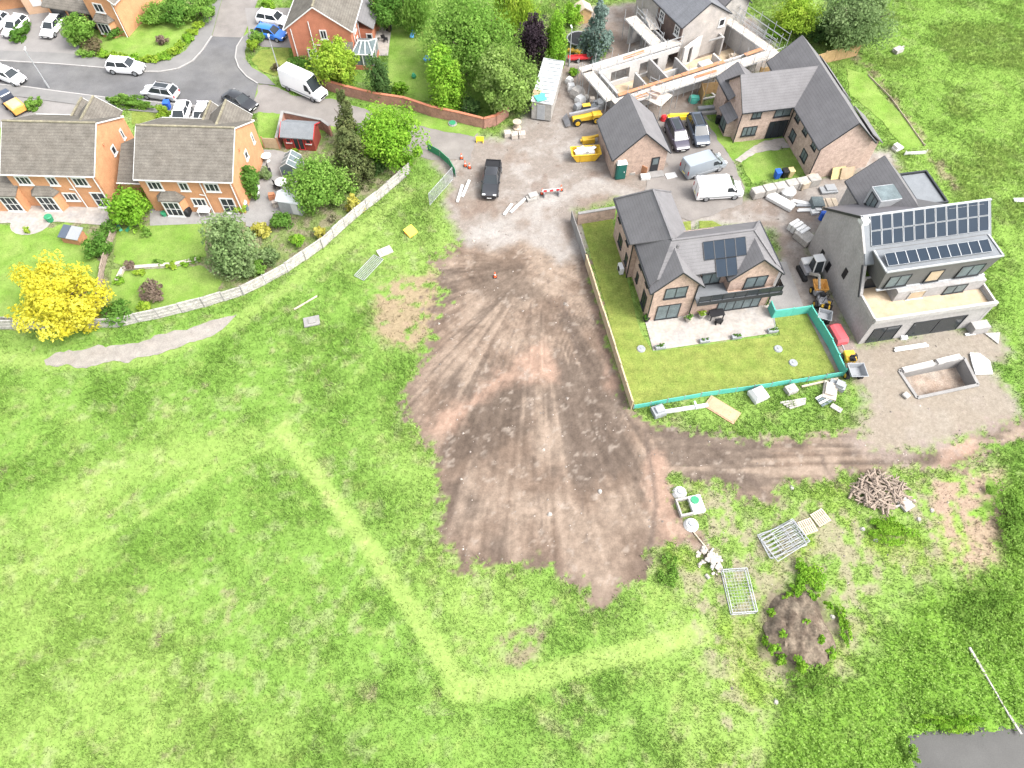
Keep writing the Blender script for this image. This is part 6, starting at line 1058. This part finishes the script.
table((378,40),'low pale patio table beside the red brick house','offwhite',.7); chair((386,42),90,'black square patio chair on the pale patio','black'); solo(MB().box(-.5,.5,-.35,.35,0,.5).box(-.5,.5,.25,.4,.5,.9),'garden_sofa',M['offwhite'],'pale garden sofa on the patio beside the red brick house','sofa',at(374,33).xy.to_3d()+Vector((0,0,.05)),R(20)); solo(MB().box(-.35,.35,-.3,.3,0,.9).box(-.45,.45,-.3,.3,.9,1.1),'barbecue',M['black'],'black barbecue at the far corner of the pale patio','barbecue',at(389,30).xy.to_3d()+Vector((0,0,.05)))
solo(MB().box(-.6,.6,-.5,.5,0,.8).bar((-.6,-.5,.85),(.6,.5,.85),.4,.1),'trampoline_mat',M['black'],'dark tarpaulin covered heap behind the curving brick wall','covered heap',at(470,112).xy.to_3d(),R(10))
t=thing('timber_shed','pale timber crate shed left of the blue spruce','shed',at(582,20).xy.to_3d(),R(10)); gable_walls(-1,1,-.8,.8,1.5,2.1,'y').build('wall',M['timber'],t); gable_roof(t,-1,1,-.8,.8,1.5,2.1,'y',M['pallet'],ov=.15,ve=.1,gut=False,trim='pallet')
t=thing('trampoline','blue grey round trampoline frame beside the lime conifer screen','trampoline',at(578,43).xy.to_3d()); MB().cone((0,0,.6),1.3,1.3,.06,20).build('mat',M['black'],t); m=MB()
for i in range(16): a=i*math.pi/8; b=a+math.pi/8; m.tube((1.45*math.cos(a),1.45*math.sin(a),.65),(1.45*math.cos(b),1.45*math.sin(b),.65),.09,5)
m.build('rim',M['steel'],t); m=MB()
for i in range(6): a=i*math.pi/3; m.tube((1.4*math.cos(a),1.4*math.sin(a),0),(1.4*math.cos(a),1.4*math.sin(a),.65),.04,5)
m.build('leg',M['galv'],t)
wall_run('stone_edging','low stone edging wall between the two garden lawns',pts((118,282),(124,270),(150,268),(175,266),(198,261)),.3,M['stone'],.3)
solo(MB().box(-.6,.6,-.4,.4,.03,.5).bar((-.7,.2,.3),(.8,-.1,.6),.2,.1),'debris_heap',M['offwhite'],'white scrap lying in the right hand meadow','debris',at(897,52).xy.to_3d(),R(30)); solo(MB().bar((-.8,-.1,.1),(.8,.1,.2),.5,.12),'board',M['white'],'white board in the meadow at the right frame edge','board',at(1021,201),R(-10))
solo(MB().box(-.6,.6,-.35,.35,0,.25).box(-.5,.1,-.3,.4,.25,.6),'crate',M['white'],'white crates at the right corner of the pale brick gable','crate',at(897,149).xy.to_3d(),R(30)); fence_run('rail_fence','short white rail at the end of the narrow lawn','fence',pts((904,155),(925,154)),.5,M['white'],M['white'],th=.04,post=.07)

# dark heap of soil in the weeds
hc=at(798,630); hn=40; hv=[]; hf=[]; hcol=[]
for i in range(hn+1):
    for j in range(hn+1):
        u=(i/hn*2-1); v=(j/hn*2-1); x=hc.x+u*2.6; y=hc.y+v*3.0; a=math.atan2(v,u); rr=math.hypot(u,v)*(1+.1*math.sin(3*a+1)+.07*math.sin(5*a)); n1=float(fbm(np.array([x]),np.array([y]),.9,3,5.)[0]); n2=float(fbm(np.array([x]),np.array([y]),2.6,2,8.)[0]); k=max(0,1-rr*rr)
        hv.append((u*2.6,v*3.0,-.12+(1.05*k**.8+.5*(n1-.5)*min(1,k*3)+.45*(n2-.5)*min(1,k*3) if k>0 else -.1))); 
for i in range(hn):
    for j in range(hn):
        q=(i*(hn+1)+j,(i+1)*(hn+1)+j,(i+1)*(hn+1)+j+1,i*(hn+1)+j+1)
        if any(hv[k][2]>-.2 for k in q): hf.append(q)
solo(MB().add(hv,hf),'soil_heap',mat('heap_soil',(.085,.064,.049),rough=.97,var=.3,scale=1.6,fine=6.,col2=(.135,.112,.085),bump=.8,bscale=5.,spec=0.),'rounded dark grey heap of dumped soil in the weeds','soil heap',hc,0,smooth=60)

for k,(x,y,r) in enumerate(((766,640,6),(780,660,7),(795,590,8),(830,652,7),(772,612,6),(788,598,8),(812,596,8),(828,606,6),(822,640,6),(774,648,7),(800,664,9),(806,622,5),(783,634,5))): plant('weed_clump','low weed clump growing on and round the dark soil heap','weeds',x,y,r,r*.8,'lime',hc=.3 if k<7 else .9,part='foliage',trunk=False,group='weed clumps on the soil heap',ls=.17,dens=.6)
# ------------------------------------------------------------------ grass: three narrow blades to a tuft, coloured by the kind of ground it stands on
def tufts(name,n,hmin,hmax,wd,density_mask,zmask_flat=None,lift=None,spread=.12,bright=1.,bl=3):
    px=rng.uniform(-78,78,n*3); py=rng.uniform(1,104,n*3); ok=np.abs(px)<34.9+(py-3)*.376+3; px,py=px[ok],py[ok]
    i,j=sampleC(px,py); ok=rng.random(len(px))<density_mask[i,j]; px,py,i,j=px[ok][:n],py[ok][:n],i[ok][:n],j[ok][:n]; m=len(px)
    c=C[i,j]*rng.uniform(.75,1.35,m)[:,None]*bright; z=Z[i,j]; hs=.6+.8*n_mid[i,j]
    vs=[];cs=[]
    for k in range(bl):
        a=rng.uniform(0,6.28,m); h=rng.uniform(hmin,hmax,m)*hs; l=rng.uniform(.3,1.1,m)*h; ox=px+rng.normal(0,spread,m); oy=py+rng.normal(0,spread,m); w=wd*rng.uniform(.7,1.4,m)
        sx,sy=-np.sin(a)*w,np.cos(a)*w
        vs.append(np.stack([np.stack([ox-sx,oy-sy,z-.02],-1),np.stack([ox+sx,oy+sy,z-.02],-1),np.stack([ox+np.cos(a)*l,oy+np.sin(a)*l,z+h],-1)],1).reshape(-1,3)); cs.append(np.repeat(c,3,0))
    me=quad_mesh(name,np.concatenate(vs),np.concatenate(cs),M['grassblade'],3); o=bpy.data.objects.new(name,me); COL.objects.link(o); return tag(o,kind='stuff')
SH=np.zeros(X.shape); SP_=np.zeros(X.shape); LW_=np.zeros(X.shape)
for o in list(bpy.data.objects):
    if o.get('kind')=='structure' and o.type=='MESH' and o.name.split('.')[0] in ('road','side_lane','access_lane','footway','driveway','path','lawn','patio','block_drive','garden_path','verge'):
        poly=[v.co.xy for v in o.data.vertices]
        lo=np.array([min(p.x for p in poly),min(p.y for p in poly)]); hi=np.array([max(p.x for p in poly),max(p.y for p in poly)])
        j0,j1=np.clip(((np.array([lo[0],hi[0]])-gx[0])/step).astype(int),0,nx-1); i0,i1=np.clip(((np.array([lo[1],hi[1]])-gy[0])/step).astype(int),0,ny-1)
        sl_=(slice(i0,i1+1),slice(j0,j1+1)); sd_=sdist(poly,X[sl_],Y[sl_]); SH[sl_]=np.maximum(SH[sl_],(sd_>-.1)*1.)
        if o.name.split('.')[0] in ('patio','path','garden_path','block_drive','access_lane','driveway'): SP_[sl_]=np.maximum(SP_[sl_],(sd_>-.05)*1.)
        if o.name.split('.')[0] in ('lawn','verge'): LW_[sl_]=np.maximum(LW_[sl_],(sd_>.02)*1.)
ROOF=np.zeros(X.shape)
for o in bpy.data.objects:
    if o.get('category') in ('house','garage','cabin'):
        for ch in o.children:
            if 'wall' in ch.name and ch.type=='MESH':
                mw=o.matrix_basis@ch.matrix_basis; q=[mw@Vector(b) for b in ch.bound_box]; xs_=[v.x for v in q]; ys_=[v.y for v in q]
                hull=[mw@Vector((b[0],b[1],0)) for b in (ch.bound_box[0],ch.bound_box[4],ch.bound_box[7],ch.bound_box[3])]
                ROOF=np.maximum(ROOF,(sdist(hull,X,Y)>-.05)*1.)
bare=np.clip(soil+gr+SH+ROOF,0,1); grassy=np.clip((.86-bare)/.86,0,1)*(1-.9*hp)*(1-.9*pink)*(pd<-.1)*(sdist(PIT,X,Y)<-.3)
short=np.clip(mow,0,1)
tufts('meadow_grass',230000,.06,.2,.035,grassy*(1-.8*short)*(1-.55*thin*sm(n_sm,.4,.6))*(1-.7*b2)*(1-.3*gard)*(.55+.45*sm(n_mid,.3,.6)))
tufts('tall_grass',48000,.2,.42,.045,grassy*(1-short)*(1-.8*b2)*np.clip(.85*sm(n_mid,.5,.7)*(1-thin)+.9*lush+.55*rf*sm(n_mid,.4,.6)+.5*sm(1.4-np.abs(s_sd+.6),0,1),0,1)*(1-.8*gard),bright=1.12)
# short cut grass on the lawns
lw=np.clip(LW_-SP_-ROOF,0,1); C_keep,Z_keep=C,Z; C=lerp((.105,.175,.03),(.155,.2,.045),sm(n_sm,.35,.65)); C=lerp(C,(.09,.2,.028),sm(-X,8.,14.)*.6); Z=np.full(X.shape,.03)
tufts('lawn_grass',90000,.025,.06,.03,lw*.9); C,Z=C_keep,Z_keep
# broad leaved weeds
lm=grassy*(1-short)*np.clip(.95*lush+.55*thin*sm(n_mid,.5,.65)+.3*sm(fbm(X,Y,.4,3,140.),.58,.7)+.5*sm(1.-np.abs(s_sd+.5),0,.8),0,1)*(1-b2)*(1-.7*gard)
n=120000; px=rng.uniform(-78,78,n*4); py=rng.uniform(1,104,n*4); ok=np.abs(px)<34.9+(py-3)*.376+3; px,py=px[ok],py[ok]; i,j=sampleC(px,py); ok=rng.random(len(px))<lm[i,j]; px,py,i,j=px[ok][:n],py[ok][:n],i[ok][:n],j[ok][:n]; m=len(px)
zz=Z[i,j]+rng.uniform(.03,.36,m)*(.3+.7*lush[i,j])*(.4+1.2*n_sm[i,j]); a=rng.uniform(0,6.28,m); t=np.stack([np.cos(a),np.sin(a),rng.normal(0,.15,m)],-1); b=np.stack([-np.sin(a),np.cos(a),rng.normal(0,.15,m)],-1)
L_=(rng.uniform(.06,.14,m)*(.8+.5*lush[i,j]))[:,None]; p=np.stack([px,py,zz],-1); v=np.stack([p-t*L_*.6,p+b*L_*.4,p+t*L_*.6,p-b*L_*.4],1).reshape(-1,3)
cw=np.array([[.15,.27,.045],[.19,.31,.06],[.235,.355,.085]])[rng.integers(0,3,m)]*rng.uniform(.8,1.2,m)[:,None]
o=bpy.data.objects.new('broadleaf_weeds',quad_mesh('broadleaf_weeds',v,np.repeat(cw,4,0),M['leaf'])); COL.objects.link(o); tag(o,kind='stuff')
# loose stones on the soil and the yard
n=3600; px=rng.uniform(-20,45,n*4); py=rng.uniform(8,85,n*4); i,j=sampleC(px,py); ok=(rng.random(len(px))<np.clip(.35*soil[i,j]+.45*gr[i,j]+.25*thin[i,j],0,1)*sm(n_sm[i,j],.25,.7)*(1-SH[i,j])*(1-ROOF[i,j])*(sdist(PIT,px,py)<-.4)); px,py,i,j=px[ok][:n],py[ok][:n],i[ok][:n],j[ok][:n]; m=len(px)
s=rng.lognormal(-2.95,.45,m); oct_=np.array([(1,0,0),(0,1,0),(-1,0,0),(0,-1,0),(0,0,.8)]); rot=rng.uniform(0,6.28,m)
vv=oct_[None]*s[:,None,None]*rng.uniform(.6,1.3,(m,5,1)); x=vv[...,0]*np.cos(rot)[:,None]-vv[...,1]*np.sin(rot)[:,None]+px[:,None]; y=vv[...,0]*np.sin(rot)[:,None]+vv[...,1]*np.cos(rot)[:,None]+py[:,None]; z=vv[...,2]+Z[i,j][:,None]
P5=np.stack([x,y,z],-1); tri=np.concatenate([P5[:,[0,1,4]],P5[:,[1,2,4]],P5[:,[2,3,4]],P5[:,[3,0,4]]],0).reshape(-1,3)
sc_=(np.array([.22,.19,.165])*rng.uniform(.5,1.5,m)[:,None]); o=bpy.data.objects.new('loose_stones',quad_mesh('loose_stones',tri,np.tile(np.repeat(sc_,3,0),(4,1)),mat('stones',(.3,.27,.24),attr='Col',var=.1),3)); COL.objects.link(o); tag(o,kind='stuff')
# camera, sky, sun
cam=bpy.data.cameras.new('camera'); co=bpy.data.objects.new('camera',cam); COL.objects.link(co); SC.camera=co
co.location=(0,0,CAMH); co.rotation_euler=(math.pi/2-PITCH,0,0); cam.sensor_width=36; cam.lens=36*FPX/1024; cam.clip_end=6000; cam.clip_start=.5
EL,AZ=R(52),R(114)      # soft sun from the right and a little from the camera's side; azimuth measured from +Y towards +X
w=bpy.data.worlds.new('World'); SC.world=w; w.use_nodes=True; nt=w.node_tree; sky=nt.nodes.new('ShaderNodeTexSky'); sky.sky_type='NISHITA'; sky.sun_disc=False; sky.sun_elevation=EL; sky.sun_rotation=AZ; sky.air_density=1.; sky.dust_density=4.; sky.ozone_density=1.
bg=nt.nodes['Background']; bg.inputs['Strength'].default_value=.15; hs=nt.nodes.new('ShaderNodeHueSaturation'); hs.inputs['Saturation'].default_value=.25; nt.links.new(sky.outputs[0],hs.inputs['Color']); nt.links.new(hs.outputs[0],bg.inputs[0])   # overcast: the sky's blue thinned to cloud white
sl=bpy.data.lights.new('sun','SUN'); sl.energy=1.0; sl.angle=R(24); sl.color=(1,.96,.9); so=bpy.data.objects.new('sun',sl); COL.objects.link(so)
d=Vector((math.sin(AZ)*math.cos(EL),math.cos(AZ)*math.cos(EL),math.sin(EL))); so.rotation_euler=d.to_track_quat('Z','Y').to_euler(); so.location=d*200
vs=SC.view_settings; vs.view_transform='Standard'; vs.look='None'; vs.exposure=2.0; vs.gamma=1; vs.use_curve_mapping=False
SC.render.film_transparent=False; SC.cycles.max_bounces=6; SC.cycles.use_denoising=True
